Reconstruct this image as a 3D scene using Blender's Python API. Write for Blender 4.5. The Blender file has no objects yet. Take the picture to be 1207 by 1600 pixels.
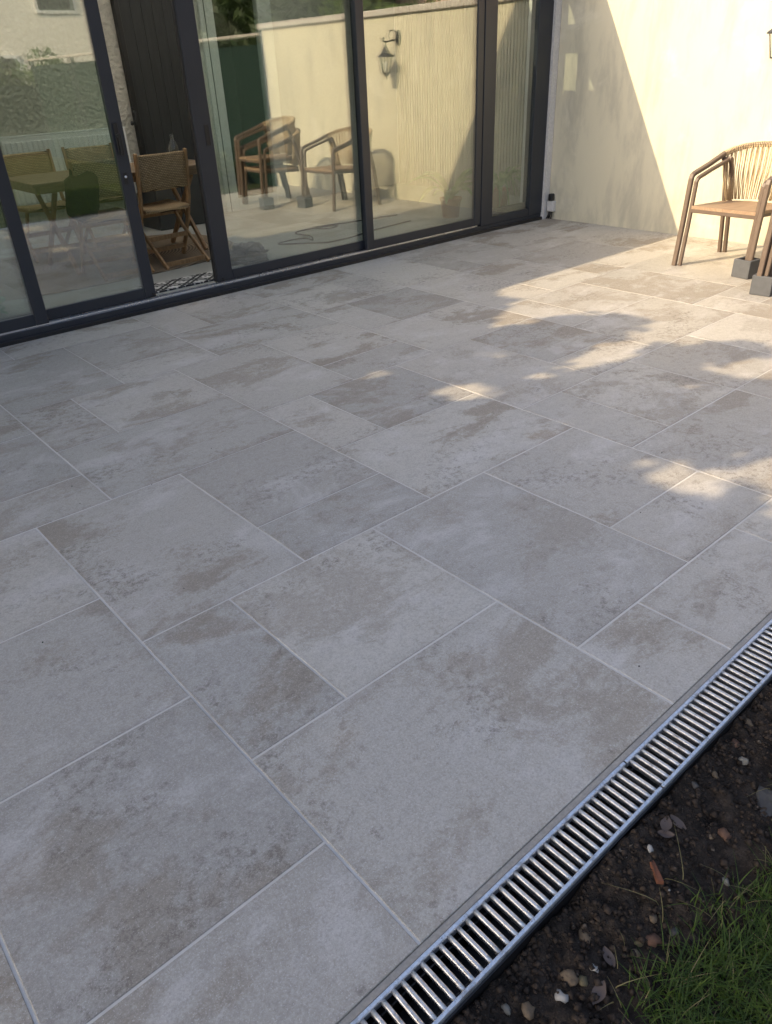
import bpy, bmesh, math, random
import numpy as np
from mathutils import Vector, Matrix
R = math.radians
random.seed(7); rng = np.random.default_rng(7)
sc = bpy.context.scene

# ------------------------------------------------------------------ camera
CAM_H = 1.4354
right = Vector((0.75115, -0.65868, -0.04235)); up = Vector((0.36710, 0.36335, 0.85629)); fwd = Vector((0.5490, 0.6582, -0.5151))
def set_cam():
    yaw, pit, rol = R(39.8315), R(-31.0017), R(-2.8319)
    f = Vector((math.sin(yaw)*math.cos(pit), math.cos(yaw)*math.cos(pit), math.sin(pit)))
    r = Vector((math.cos(yaw), -math.sin(yaw), 0)); u = r.cross(f)
    r2 = r*math.cos(rol)+u*math.sin(rol); u2 = u*math.cos(rol)-r*math.sin(rol)
    cd = bpy.data.cameras.new('camera'); co = bpy.data.objects.new('camera', cd); sc.collection.objects.link(co)
    m = Matrix((r2, u2, -f)).transposed().to_4x4(); m.translation = (0, 0, CAM_H); co.matrix_world = m
    cd.sensor_fit = 'VERTICAL'; cd.sensor_height = 24; cd.lens = 24*1159.06/1600
    cd.clip_start = 0.02; cd.clip_end = 500
    sc.camera = co
set_cam()

# ------------------------------------------------------------------ light
SUN_D = Vector((2.7, -1.0, -1.836)).normalized()          # travel direction of the light
el = math.asin(-SUN_D.z); az = math.atan2(-SUN_D.x, -SUN_D.y)
w = bpy.data.worlds.new('World'); sc.world = w; w.use_nodes = True
nt = w.node_tree; nt.nodes.clear()
sky = nt.nodes.new('ShaderNodeTexSky'); sky.sky_type = 'NISHITA'; sky.sun_disc = False
sky.sun_elevation = el; sky.sun_rotation = az; sky.air_density = 0.9; sky.dust_density = 3.8; sky.ozone_density = 0.6
bg = nt.nodes.new('ShaderNodeBackground'); bg.inputs[1].default_value = 0.15
wo = nt.nodes.new('ShaderNodeOutputWorld'); nt.links.new(sky.outputs[0], bg.inputs[0]); nt.links.new(bg.outputs[0], wo.inputs[0])
sd = bpy.data.lights.new('sun', 'SUN'); sd.energy = 3.0; sd.angle = R(0.36); sd.color = (1.0, 0.80, 0.52)
so = bpy.data.objects.new('sun', sd); sc.collection.objects.link(so); so.location = (-8, 6, 12)
so.rotation_euler = SUN_D.to_track_quat('-Z', 'Y').to_euler()
vs = sc.view_settings; vs.view_transform = 'Standard'; vs.look = 'None'; vs.exposure = 1.26; vs.gamma = 1.0
sc.cycles.max_bounces = 12; sc.cycles.transparent_max_bounces = 40; sc.cycles.diffuse_bounces = 5; sc.cycles.glossy_bounces = 6
sc.cycles.use_denoising = True; sc.cycles.sample_clamp_indirect = 6.0; sc.cycles.caustics_reflective = False

# ------------------------------------------------------------------ helpers: objects
COL = sc.collection
def tag(o, label=None, cat=None, group=None, kind=None):
    if label: o['label'] = label
    if cat: o['category'] = cat
    if group: o['group'] = group
    if kind: o['kind'] = kind
    return o
def empty(name, loc=(0,0,0), rz=0.0, **k):
    o = bpy.data.objects.new(name, None); COL.objects.link(o); o.location = loc; o.rotation_euler = (0,0,rz)
    o.empty_display_size = 0.1
    return tag(o, **k)
def link(name, me, mat=None, parent=None, loc=(0,0,0), rot=(0,0,0), **k):
    o = bpy.data.objects.new(name, me); COL.objects.link(o); o.location = loc; o.rotation_euler = rot
    if mat is not None and not me.materials: me.materials.append(mat)
    if parent is not None: o.parent = parent
    return tag(o, **k)
def copy_tree(o, parent=None):
    c = o.copy(); COL.objects.link(c); c.parent = parent
    for ch in list(o.children): copy_tree(ch, c)
    return c
class MB:
    """collects geometry for one mesh"""
    def __init__(s): s.v = []; s.f = []; s.sm = []
    def add(s, vs, fs, smooth=False):
        b = len(s.v); s.v += [tuple(p) for p in vs]; s.f += [tuple(i+b for i in f) for f in fs]; s.sm += [smooth]*len(fs); return s
    def box(s, a, b, ch=0.0, M=None):
        x0,y0,z0 = a; x1,y1,z1 = b
        if ch <= 0:
            V = [(x,y,z) for z in (z0,z1) for y in (y0,y1) for x in (x0,x1)]
            F = [(0,2,3,1),(4,5,7,6),(0,1,5,4),(2,6,7,3),(0,4,6,2),(1,3,7,5)]
        else:
            bm = bmesh.new(); bmesh.ops.create_cube(bm, size=1.0)
            for v in bm.verts: v.co = Vector(((x0+x1)/2+v.co.x*(x1-x0), (y0+y1)/2+v.co.y*(y1-y0), (z0+z1)/2+v.co.z*(z1-z0)))
            bmesh.ops.bevel(bm, geom=bm.edges[:], offset=ch, segments=1, affect='EDGES')
            bm.verts.index_update(); V = [v.co[:] for v in bm.verts]; F = [tuple(v.index for v in f.verts) for f in bm.faces]; bm.free()
        if M is not None: V = [tuple(M @ Vector(p)) for p in V]
        return s.add(V, F)
    def frames(s, P):
        P = [Vector(p) for p in P]; n = len(P); T = []
        for i in range(n):
            a = P[max(i-1,0)]; b = P[min(i+1,n-1)]
            t = (b-a); 
            if 0 < i < n-1:
                t = (P[i]-P[i-1]).normalized()+(P[i+1]-P[i]).normalized()
            T.append(t.normalized())
        return P, T
    def sweep(s, P, sec, n0=(0,1,0), closed=False, smooth=False, cap=True, scale=None):
        P, T = s.frames(P); n = len(P); m = len(sec)
        N = Vector(n0); N = (N - T[0]*N.dot(T[0])).normalized(); V = []
        for i in range(n):
            if i:
                N = N - T[i]*N.dot(T[i]); N.normalize()
            B = T[i].cross(N); k = 1.0 if scale is None else scale[i]
            st = 1.0
            if 0 < i < n-1:
                c = (P[i]-P[i-1]).normalized().dot(T[i]); st = 1/max(c, .6)
            for (a, b) in sec: V.append(P[i]+N*a*k+B*b*k*(st if abs(b) > 0 else 1))
        F = []
        for i in range(n-1):
            for j in range(m):
                j2 = (j+1) % m; F.append((i*m+j, i*m+j2, (i+1)*m+j2, (i+1)*m+j))
        s.add(V, F, smooth)
        if cap:
            b = len(s.v)-len(V); s.f.append(tuple(b+j for j in range(m))[::-1]); s.f.append(tuple(b+(n-1)*m+j for j in range(m))); s.sm += [False, False]
        return s
    def tube(s, P, r, n=6, n0=(0.13,1,0.2), scale=None):
        sec = [(r*math.cos(2*math.pi*j/n), r*math.sin(2*math.pi*j/n)) for j in range(n)]
        return s.sweep(P, sec, n0, smooth=True, scale=scale)
    def bar(s, P, wd, ht, n0=(0,1,0)):       # rectangular section: wd along n0, ht across
        a, b = wd/2, ht/2; c = min(a, b)*.3
        return s.sweep(P, [(-a+c,-b),(a-c,-b),(a,-b+c),(a,b-c),(a-c,b),(-a+c,b),(-a,b-c),(-a,-b+c)], n0)
    def lathe(s, prof, n=12, M=None, c=(0,0,0), smooth=True):
        V = []; F = []
        for (r, z) in prof:
            for j in range(n):
                a = 2*math.pi*j/n; V.append(Vector((c[0]+r*math.cos(a), c[1]+r*math.sin(a), c[2]+z)))
        for i in range(len(prof)-1):
            for j in range(n): F.append((i*n+j, i*n+(j+1)%n, (i+1)*n+(j+1)%n, (i+1)*n+j))
        F.append(tuple(range(n))[::-1]); F.append(tuple((len(prof)-1)*n+j for j in range(n)))
        if M is not None: V = [M @ v for v in V]
        return s.add(V, F, smooth)
    def mesh(s, name):
        me = bpy.data.meshes.new(name); me.from_pydata([tuple(p) for p in s.v], [], s.f)
        me.polygons.foreach_set('use_smooth', s.sm); me.update(); return me
    def build(s, name, mat, parent=None, loc=(0,0,0), rot=(0,0,0), **k): return link(name, s.mesh(name), mat, parent, loc, rot, **k)
def box(name, a, b, mat, parent=None, ch=0.0, **k): return MB().box(a, b, ch).build(name, mat, parent, **k)
def np_mesh(name, V, F):
    """V (n,3), F (m,4) arrays"""
    me = bpy.data.meshes.new(name); V = np.asarray(V, np.float32); F = np.asarray(F, np.int32)
    me.vertices.add(len(V)); me.vertices.foreach_set('co', V.ravel())
    k = F.shape[1]; me.loops.add(F.size); me.loops.foreach_set('vertex_index', F.ravel())
    me.polygons.add(len(F)); me.polygons.foreach_set('loop_start', np.arange(0, F.size, k, dtype=np.int32))
    me.update(calc_edges=True); me.validate(); return me

# ------------------------------------------------------------------ helpers: materials
class NT:
    def __init__(s, name):
        s.m = bpy.data.materials.new(name); s.m.use_nodes = True; s.t = s.m.node_tree; s.t.nodes.clear()
        s.out = s.t.nodes.new('ShaderNodeOutputMaterial')
    def n(s, ty, ins=None, **p):
        nd = s.t.nodes.new('ShaderNode'+ty)
        for k, v in p.items(): setattr(nd, k, v)
        for k, v in (ins or {}).items():
            if isinstance(v, bpy.types.NodeSocket): s.t.links.new(v, nd.inputs[k])
            else: nd.inputs[k].default_value = v
        return nd
    def pos(s): return s.n('NewGeometry').outputs['Position']
    def obj(s): return s.n('TexCoord').outputs['Object']
    def rnd(s): return s.n('ObjectInfo').outputs['Random']
    def math(s, op, a, b=0.0, c=None):
        nd = s.n('Math', operation=op); 
        for i, v in enumerate((a, b) if c is None else (a, b, c)):
            if isinstance(v, bpy.types.NodeSocket): s.t.links.new(v, nd.inputs[i])
            else: nd.inputs[i].default_value = v
        return nd.outputs[0]
    def vmul(s, v, k): return s.n('VectorMath', {0: v, 1: k}, operation='MULTIPLY').outputs[0]
    def vadd(s, v, k): return s.n('VectorMath', {0: v, 1: k}, operation='ADD').outputs[0]
    def noise(s, v, scale, detail=4, rough=.55, dist=0.0): return s.n('TexNoise', {'Vector': v, 'Scale': scale, 'Detail': detail, 'Roughness': rough, 'Distortion': dist}).outputs['Fac']
    def ramp(s, f, lo, hi): return s.n('MapRange', {0: f, 1: lo, 2: hi, 3: 0.0, 4: 1.0}, interpolation_type='SMOOTHSTEP').outputs[0]
    def mix(s, f, a, b, mode='MIX'):
        nd = s.n('Mix', data_type='RGBA', blend_type=mode)
        for i, v in ((0, f), (6, a), (7, b)):
            if isinstance(v, bpy.types.NodeSocket): s.t.links.new(v, nd.inputs[i])
            elif i == 0: nd.inputs[i].default_value = v
            else: nd.inputs[i].default_value = (*v, 1) if len(v) == 3 else v
        return nd.outputs[2]
    def bump(s, h, st, dist=.01): return s.n('Bump', {'Height': h, 'Strength': st, 'Distance': dist}).outputs[0]
    def pbsdf(s, col, rough=.6, metal=0.0, normal=None, spec=.5, **x):
        nd = s.n('BsdfPrincipled')
        for k, v in (('Base Color', col), ('Roughness', rough), ('Metallic', metal), ('Specular IOR Level', spec), *x.items()):
            if isinstance(v, bpy.types.NodeSocket): s.t.links.new(v, nd.inputs[k])
            else: nd.inputs[k].default_value = (*v, 1) if (isinstance(v, tuple) and len(v) == 3) else v
        if normal is not None: s.t.links.new(normal, nd.inputs['Normal'])
        return nd.outputs[0]
    def done(s, sh): s.t.links.new(sh, s.out.inputs[0]); return s.m
def simple(name, col, rough=.6, metal=0.0, var=.12, scale=8.0, bump=.15, bscale=60.0, spec=.5):
    t = NT(name); o = t.vadd(t.obj(), t.n('CombineXYZ', {0: t.math('MULTIPLY', t.rnd(), 31.0)}).outputs[0])
    n1 = t.noise(o, scale, 6); n2 = t.noise(o, bscale, 3)
    c = t.mix(n1, tuple(x*(1-var) for x in col), tuple(min(1, x*(1+var)) for x in col))
    r = t.math('ADD', t.math('MULTIPLY', n1, .16), rough-.08)
    return t.done(t.pbsdf(c, r, metal, t.bump(n2, bump, .002), spec))
M = {}
def mat_tile():
    t = NT('porcelain_tile'); rd = t.rnd()
    off = t.n('CombineXYZ', {0: t.math('MULTIPLY', rd, 97.0), 1: t.math('MULTIPLY', rd, 41.3), 2: t.math('MULTIPLY', rd, 13.7)}).outputs[0]
    p = t.vadd(t.pos(), off); r2 = t.math('FRACT', t.math('MULTIPLY', rd, 7.31)); r3 = t.math('FRACT', t.math('MULTIPLY', rd, 23.7))
    pst = t.vmul(p, (0.8, 1.25, 1.0))
    grain = t.noise(p, 38.0, 10, .84); fine = t.noise(t.vadd(p, (3, 8, 1)), 150.0, 6, .85); speck = t.noise(p, 330.0, 2, .6)
    gw = t.math('MULTIPLY', t.math('SUBTRACT', grain, .5), .22)
    # distance to the slab edge, ragged
    gs = t.n('SeparateXYZ', {0: t.n('TexCoord').outputs['Generated']})
    ed = t.math('MINIMUM', t.math('MINIMUM', gs.outputs[0], t.math('SUBTRACT', 1.0, gs.outputs[0])), t.math('MINIMUM', gs.outputs[1], t.math('SUBTRACT', 1.0, gs.outputs[1])))
    rag = t.noise(t.vadd(p, (2, 5, 3)), 4.5, 8, .7)
    edge = t.math('MULTIPLY', t.math('SUBTRACT', 1.0, t.ramp(t.math('ADD', ed, t.math('MULTIPLY', t.math('SUBTRACT', rag, .5), .30)), -.04, .085)), t.ramp(rag, .42, .56))
    big = t.ramp(t.math('ADD', t.noise(pst, 2.1, 10, .66, .3), gw), .49, .585)                           # brownish weathered areas with ragged edges
    pale = t.ramp(t.math('ADD', t.noise(t.vadd(pst, (7.1, 3.3, 0)), 2.7, 10, .72, .5), gw), .50, .64)     # chalky veils
    scuff = t.ramp(t.noise(t.vmul(p, (2.4, 7.0, 1.0)), 3.4, 11, .82, .8), .57, .67)
    dirt = t.ramp(t.math('ADD', t.noise(t.vadd(pst, (1.7, 9.2, 0)), 1.9, 10, .72, .3), t.math('MULTIPLY', gw, .6)), .53, .62)
    base = t.mix(rd, (.335, .316, .282), (.510, .476, .414)); base = t.mix(t.math('MULTIPLY', r2, .45), base, (.345, .312, .268))
    c = t.mix(t.math('MULTIPLY', big, t.math('ADD', t.math('MULTIPLY', r3, .50), .30)), base, (.245, .200, .145))
    c = t.mix(t.math('MULTIPLY', pale, .50), c, (.56, .535, .505))
    c = t.mix(t.math('MULTIPLY', scuff, .40), c, (.60, .58, .555))
    c = t.mix(t.math('MULTIPLY', edge, .45), c, (.21, .175, .135))
    pit = t.math('MULTIPLY', t.ramp(grain, .46, .60), t.math('ADD', t.math('MULTIPLY', dirt, .58), .20))
    c = t.mix(pit, c, (.150, .126, .100))
    c = t.mix(t.math('MULTIPLY', t.ramp(fine, .47, .64), .36), c, (.185, .170, .152))
    c = t.mix(t.math('MULTIPLY', t.math('SUBTRACT', 1.0, t.ramp(fine, .34, .50)), .30), c, (.60, .58, .55))
    c = t.mix(t.math('MULTIPLY', t.ramp(speck, .60, .70), .45), c, (.70, .68, .65))
    h = t.math('ADD', t.math('MULTIPLY', grain, .5), t.math('MULTIPLY', fine, .4))
    ro = t.math('ADD', t.math('MULTIPLY', big, .12), t.math('ADD', t.math('MULTIPLY', grain, .16), .42))
    return t.done(t.pbsdf(c, ro, 0, t.bump(h, .35, .002), .5))
def mat_grout():
    t = NT('grout'); p = t.pos(); n = t.noise(p, 60, 5, .7); d = t.ramp(t.noise(p, 2.3, 5, .6), .35, .7)
    c = t.mix(n, (.52, .495, .455), (.66, .63, .585)); c = t.mix(t.math('MULTIPLY', d, .35), c, (.32, .295, .26))
    return t.done(t.pbsdf(c, .9, 0, t.bump(n, .4, .002), .2))
def mat_wall():
    t = NT('smooth_render'); p = t.pos()
    n1 = t.noise(p, .9, 6, .6, .3); n2 = t.noise(t.vmul(p, (1, 1, .28)), 5, 6, .65, .2); n3 = t.noise(p, 90, 4, .7); cl = t.noise(t.vadd(p, (5, 2, 9)), 2.2, 5, .6, .6)
    c = t.mix(n1, (.565, .522, .392), (.635, .592, .452))
    c = t.mix(t.math('MULTIPLY', t.ramp(n2, .44, .70), .75), c, (.42, .395, .315))
    c = t.mix(t.math('MULTIPLY', t.ramp(cl, .54, .70), .6), c, (.70, .655, .525))
    sz = t.n('SeparateXYZ', {0: p}).outputs[2]
    damp = t.math('MULTIPLY', t.math('SUBTRACT', 1.0, t.ramp(sz, .0, .55)), t.ramp(n2, .36, .66))
    c = t.mix(t.math('MULTIPLY', damp, .55), c, (.40, .375, .30))
    h = t.math('ADD', t.math('MULTIPLY', n2, .5), t.math('MULTIPLY', n3, .25))
    return t.done(t.pbsdf(c, .86, 0, t.bump(h, .5, .008), .25))
def mat_rough(name, c0, c1, sc_=110, st=.9, dist=.006):
    t = NT(name); p = t.pos(); n = t.noise(p, sc_, 4, .65); n2 = t.noise(p, 3, 5)
    c = t.mix(n2, c0, c1); c = t.mix(t.math('MULTIPLY', t.ramp(n, .35, .6), .3), c, tuple(x*.6 for x in c0))
    v = t.n('TexVoronoi', {'Vector': p, 'Scale': sc_*.8}).outputs['Distance']
    return t.done(t.pbsdf(c, .9, 0, t.bump(t.math('ADD', n, v), st, dist), .2))
def mat_glass():
    t = NT('window_glass')
    fr = t.math('POWER', t.n('LayerWeight', {'Blend': .5}).outputs['Facing'], 5.0)
    f = t.math('MINIMUM', t.math('ADD', t.math('MULTIPLY', fr, .6), .132), 1.0)
    wob = t.bump(t.noise(t.pos(), 1.4, 2, .5), .05, .004)
    gl = t.n('BsdfGlossy', {'Color': (.95, .925, .90, 1), 'Roughness': 0.0, 'Normal': wob}).outputs[0]
    tr = t.n('BsdfTransparent', {'Color': (.925, .955, .94, 1)}).outputs[0]
    mx = t.n('MixShader', {0: f, 1: tr, 2: gl}).outputs[0]
    return t.done(mx)
def mat_clear():
    t = NT('clear_glass'); fr = t.math('POWER', t.n('LayerWeight', {'Blend': .5}).outputs['Facing'], 4.0)
    gl = t.n('BsdfGlossy', {'Color': (.95, .97, .97, 1), 'Roughness': .03}).outputs[0]
    tr = t.n('BsdfTransparent', {'Color': (.93, .95, .945, 1)}).outputs[0]
    return t.done(t.n('MixShader', {0: t.math('ADD', t.math('MULTIPLY', fr, .7), .06), 1: tr, 2: gl}).outputs[0])
def mat_leaf(name, c0, c1, scale=1.5, trans=.35):
    t = NT(name); p = t.pos(); n = t.noise(p, scale, 3); n2 = t.noise(p, 23, 2)
    c = t.mix(t.ramp(t.math('ADD', t.math('MULTIPLY', n, .6), t.math('MULTIPLY', n2, .4)), .35, .65), c0, c1)
    d = t.pbsdf(c, .5, 0, None, .35); tl = t.n('BsdfTranslucent', {'Color': t.mix(.5, c, (c1[0]*1.6, c1[1]*1.7, c1[2]*.8))}).outputs[0]
    return t.done(t.n('MixShader', {0: trans, 1: d, 2: tl}).outputs[0])
def mat_wood(name, c0, c1, ax=0, rough=.5, scale=1.0):
    t = NT(name); o = t.vadd(t.obj(), t.n('CombineXYZ', {0: t.math('MULTIPLY', t.rnd(), 9.0)}).outputs[0])
    s = [26*scale]*3; s[ax] = 3*scale
    n = t.noise(t.vmul(o, tuple(s)), 1.0, 6, .65, 1.2); n2 = t.noise(o, 4, 4)
    c = t.mix(t.ramp(n, .3, .72), c0, c1); c = t.mix(t.math('MULTIPLY', n2, .35), c, tuple(x*.55 for x in c0))
    return t.done(t.pbsdf(c, rough, 0, t.bump(n, .25, .0015), .4))
def mat_weave():
    t = NT('woven_rope'); o = t.obj()
    sp = t.n('SeparateXYZ', {0: o}); zz = t.math('ADD', sp.outputs[2], t.math('MULTIPLY', sp.outputs[1], .8))
    v = t.n('CombineXYZ', {0: sp.outputs[0], 1: zz}).outputs[0]
    b = t.n('TexBrick', {'Vector': v, 'Color1': (.66, .48, .28, 1), 'Color2': (.48, .335, .18, 1), 'Mortar': (.06, .036, .016, 1), 'Scale': 1.0, 'Mortar Size': .0022, 'Mortar Smooth': .7, 'Bias': 0.0, 'Brick Width': .022, 'Row Height': .0115})
    n = t.noise(o, 130, 3)
    c = t.mix(t.math('MULTIPLY', n, .25), b.outputs['Color'], (.10, .06, .03))
    return t.done(t.pbsdf(c, .75, 0, t.bump(t.math('SUBTRACT', 1.0, b.outputs['Fac']), .9, .005), .2))
def mat_mat():
    t = NT('lattice_mat'); sp = t.n('SeparateXYZ', {0: t.obj()}); x, y = sp.outputs[0], sp.outputs[1]
    a = t.math('ADD', x, t.math('MULTIPLY', y, 1.15)); b = t.math('SUBTRACT', x, t.math('MULTIPLY', y, 1.15))
    def band(v, k, lo, hi):
        fr = t.math('FRACT', t.math('ADD', t.math('MULTIPLY', v, k), 10.0)); return t.math('MULTIPLY', t.math('GREATER_THAN', fr, lo), t.math('LESS_THAN', fr, hi))
    l1 = t.math('MAXIMUM', band(a, 4.5, .0, .17), band(a, 4.5, .28, .45)); l2 = t.math('MAXIMUM', band(b, 4.5, .0, .17), band(b, 4.5, .28, .45))
    dash = t.math('MULTIPLY', band(x, 26, 0, .5), band(y, 14, 0, .35))
    f = t.math('MAXIMUM', t.math('MAXIMUM', l1, l2), t.math('MULTIPLY', dash, .9))
    n = t.noise(t.obj(), 240, 3)
    c = t.mix(f, (.62, .62, .60), (.02, .02, .022)); c = t.mix(t.math('MULTIPLY', n, .3), c, (.2, .2, .2))
    return t.done(t.pbsdf(c, .9, 0, t.bump(n, .5, .003), .1))
def mat_rug():
    t = NT('braided_jute'); o = t.vmul(t.obj(), (1.0, 1.55, 0.0)); d = t.n('VectorMath', {0: o}, operation='LENGTH').outputs['Value']
    rg = t.math('SINE', t.math('MULTIPLY', d, 190.0)); n = t.noise(t.obj(), 70, 4)
    c = t.mix(t.ramp(rg, -.7, .8), (.15, .115, .080), (.34, .265, .19)); c = t.mix(t.math('MULTIPLY', n, .5), c, (.13, .10, .075))
    return t.done(t.pbsdf(c, .9, 0, t.bump(t.math('ADD', rg, n), .5, .004), .1))
def mat_ground():
    t = NT('soil_and_lawn'); p = t.pos(); sp = t.n('SeparateXYZ', {0: p})
    n = t.noise(p, 26, 8, .72); f = t.noise(p, 210, 4, .7); b = t.noise(p, 4.0, 5, .6); cl = t.noise(p, .8, 6, .65)
    soil = t.mix(t.ramp(n, .3, .72), (.016, .0125, .010), (.060, .046, .036)); soil = t.mix(t.math('MULTIPLY', t.ramp(f, .58, .72), .7), soil, (.13, .11, .09))
    lawn = t.mix(cl, (.022, .034, .010), (.050, .066, .022)); lawn = t.mix(t.math('MULTIPLY', n, .6), lawn, (.022, .035, .010))
    yy = t.math('ADD', sp.outputs[1], t.math('MULTIPLY', b, .28))
    lm = t.math('SUBTRACT', 1.0, t.ramp(yy, .17, .40))
    c = t.mix(lm, soil, lawn)
    return t.done(t.pbsdf(c, .92, 0, t.bump(t.math('ADD', n, f), .8, .008), .18))
def mat_galv(name, rough=.34, tint=(.60, .62, .65)):
    t = NT(name); o = t.pos(); v = t.n('TexVoronoi', {'Vector': o, 'Scale': 180.0}).outputs['Color']; n = t.noise(o, 90, 5, .7); st = t.ramp(t.noise(o, 240, 3), .62, .72)
    g = t.n('SeparateColor', {0: v}).outputs[0]
    c = t.mix(g, tuple(x*.8 for x in tint), tint); c = t.mix(t.math('MULTIPLY', st, .75), c, (.16, .14, .125)); mud = t.ramp(t.noise(o, 22, 7, .75), .52, .66); c = t.mix(t.math('MULTIPLY', mud, .55), c, (.20, .175, .15))
    r = t.math('ADD', t.math('MULTIPLY', n, .25), rough-.1)
    return t.done(t.pbsdf(c, r, .75, t.bump(n, .25, .001), .5))
def mat_cladding():
    t = NT('fence_mesh'); p = t.pos(); n = t.noise(p, 55, 4, .75); b = t.noise(p, 2.2, 4)
    c = t.mix(t.ramp(n, .35, .65), (.004, .013, .010), (.016, .040, .030)); c = t.mix(t.math('MULTIPLY', b, .4), c, (.007, .015, .013))
    return t.done(t.pbsdf(c, .8, 0, t.bump(n, .5, .004), .2))
M['tile'] = mat_tile(); M['grout'] = mat_grout(); M['wall'] = mat_wall(); M['glass'] = mat_glass(); M['clear'] = mat_clear()
M['alu'] = simple('anthracite_aluminium', (.023, .027, .035), .40, 0.0, .08, 5, .06, 300, .45)
M['black'] = simple('black_plastic', (.010, .010, .011), .45, 0, .2)
M['alurail'] = simple('bare_aluminium_rail', (.75, .77, .80), .28, .9, .08, 5, .05)
M['steel'] = mat_galv('galvanised_bar', .36, (.66, .66, .66)); M['galv'] = mat_galv('galvanised_frame', .34, (.72, .75, .79))
M['white'] = simple('white_paint', (.74, .75, .74), .5, 0, .06, 3, .08)
M['offwhite'] = mat_rough('offwhite_render', (.60, .585, .56), (.68, .66, .63), 60, .25, .003)
M['roughcast'] = mat_rough('roughcast_patch', (.60, .555, .43), (.68, .635, .50), 150, .8, .006)
M['plaster'] = mat_rough('rough_interior_plaster', (.50, .48, .42), (.60, .575, .51), 34, 1.0, .014)
M['coping'] = mat_rough('coping_stone', (.44, .40, .36), (.56, .52, .47), 60, .4, .004)
M['plank'] = mat_wood('dark_plank_paint', (.022, .024, .025), (.034, .036, .037), 2, .55)
M['rib'] = mat_wood('ribbed_panel', (.34, .315, .26), (.46, .425, .35), 2, .6)
M['teak'] = mat_wood('teak', (.26, .145, .066), (.46, .275, .135), 2, .5)
M['tabletop'] = mat_wood('table_wood', (.16, .105, .060), (.29, .20, .125), 0, .45)
M['weave'] = mat_weave(); M['mat'] = mat_mat(); M['rug'] = mat_rug(); M['ground'] = mat_ground(); M['fence'] = mat_cladding()
M['frame'] = simple('taupe_chair_frame', (.118, .084, .062), .5, 0, .3, 22, .15, 90)
M['seat'] = mat_wood('chair_seat_wood', (.27, .180, .112), (.38, .265, .172), 0, .6)
M['rope'] = simple('straw_rope', (.50, .385, .235), .8, 0, .35, 60, .8, 300, .2)
M['block'] = simple('grey_foam_block', (.095, .098, .105), .85, 0, .22, 30, .5, 140, .2)
M['lantern'] = simple('lantern_metal', (.045, .046, .048), .5, .3, .3, 30, .4, 140)
M['roomfloor'] = simple('room_floor_screed', (.30, .31, .30), .42, 0, .08, 1.5, .06, 50)
M['roof'] = simple('roof_membrane', (.09, .09, .095), .8)
M['houserender'] = simple('house_render', (.74, .71, .64), .85, 0, .08, 1.2, .4, 80)
M['pinkrender'] = simple('pink_render', (.62, .43, .37), .85, 0, .08, 1.2, .4, 80)
M['rooftile'] = simple('clay_roof', (.24, .10, .065), .8, 0, .3, 6, .6, 30)
M['bark'] = mat_rough('bark', (.10, .075, .055), (.17, .13, .10), 40, 1.0, .02)
M['leaf'] = mat_leaf('tree_leaf', (.030, .060, .012), (.085, .140, .030), 1.5, .10)
M['leafdark'] = mat_leaf('conifer_leaf', (.012, .026, .008), (.040, .065, .016), 2.5, .2)
M['leafpale'] = mat_leaf('shrub_leaf', (.045, .085, .018), (.13, .19, .045), 2.0, .35)
M['houseplant'] = mat_leaf('houseplant_leaf', (.10, .16, .06), (.26, .36, .16), 5.0, .25)
M['grass'] = mat_leaf('grass_blade', (.022, .050, .008), (.090, .140, .020), 30.0, .3)
M['straw'] = mat_leaf('dry_grass', (.16, .14, .06), (.24, .20, .09), 9.0, .25)
M['rubber'] = simple('rubber_cable', (.035, .030, .026), .6)
M['hose'] = simple('green_hose', (.045, .30, .16), .4)
M['terracotta'] = simple('terracotta', (.30, .13, .07), .8)
M['darkcab'] = simple('dark_cabinet', (.030, .034, .036), .4)
M['fabric'] = simple('black_fabric', (.007, .009, .007), .95, 0, .4, 20, .6, 200, .1)
M['mortar'] = mat_rough('drain_mortar', (.30, .278, .248), (.40, .372, .335), 140, .4, .002)
def mat_opal():
    t = NT('opal_polycarbonate'); n = t.noise(t.pos(), 6, 3); c = t.mix(n, (.80, .82, .80), (.88, .89, .87))
    return t.done(t.n('MixShader', {0: .85, 1: t.n('BsdfDiffuse', {'Color': c}).outputs[0], 2: t.n('BsdfTranslucent', {'Color': c}).outputs[0]}).outputs[0])
M['opal'] = mat_opal()
M['red'] = simple('red_petal', (.65, .07, .04), .6)

# ================================================================== STRUCTURE
MX, MY = .2086*CAM_H, .2095*CAM_H; X0, Y0 = .364*CAM_H, .408*CAM_H
YF = 5.126          # front of the door threshold
XW = 6.66           # garden wall face
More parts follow.
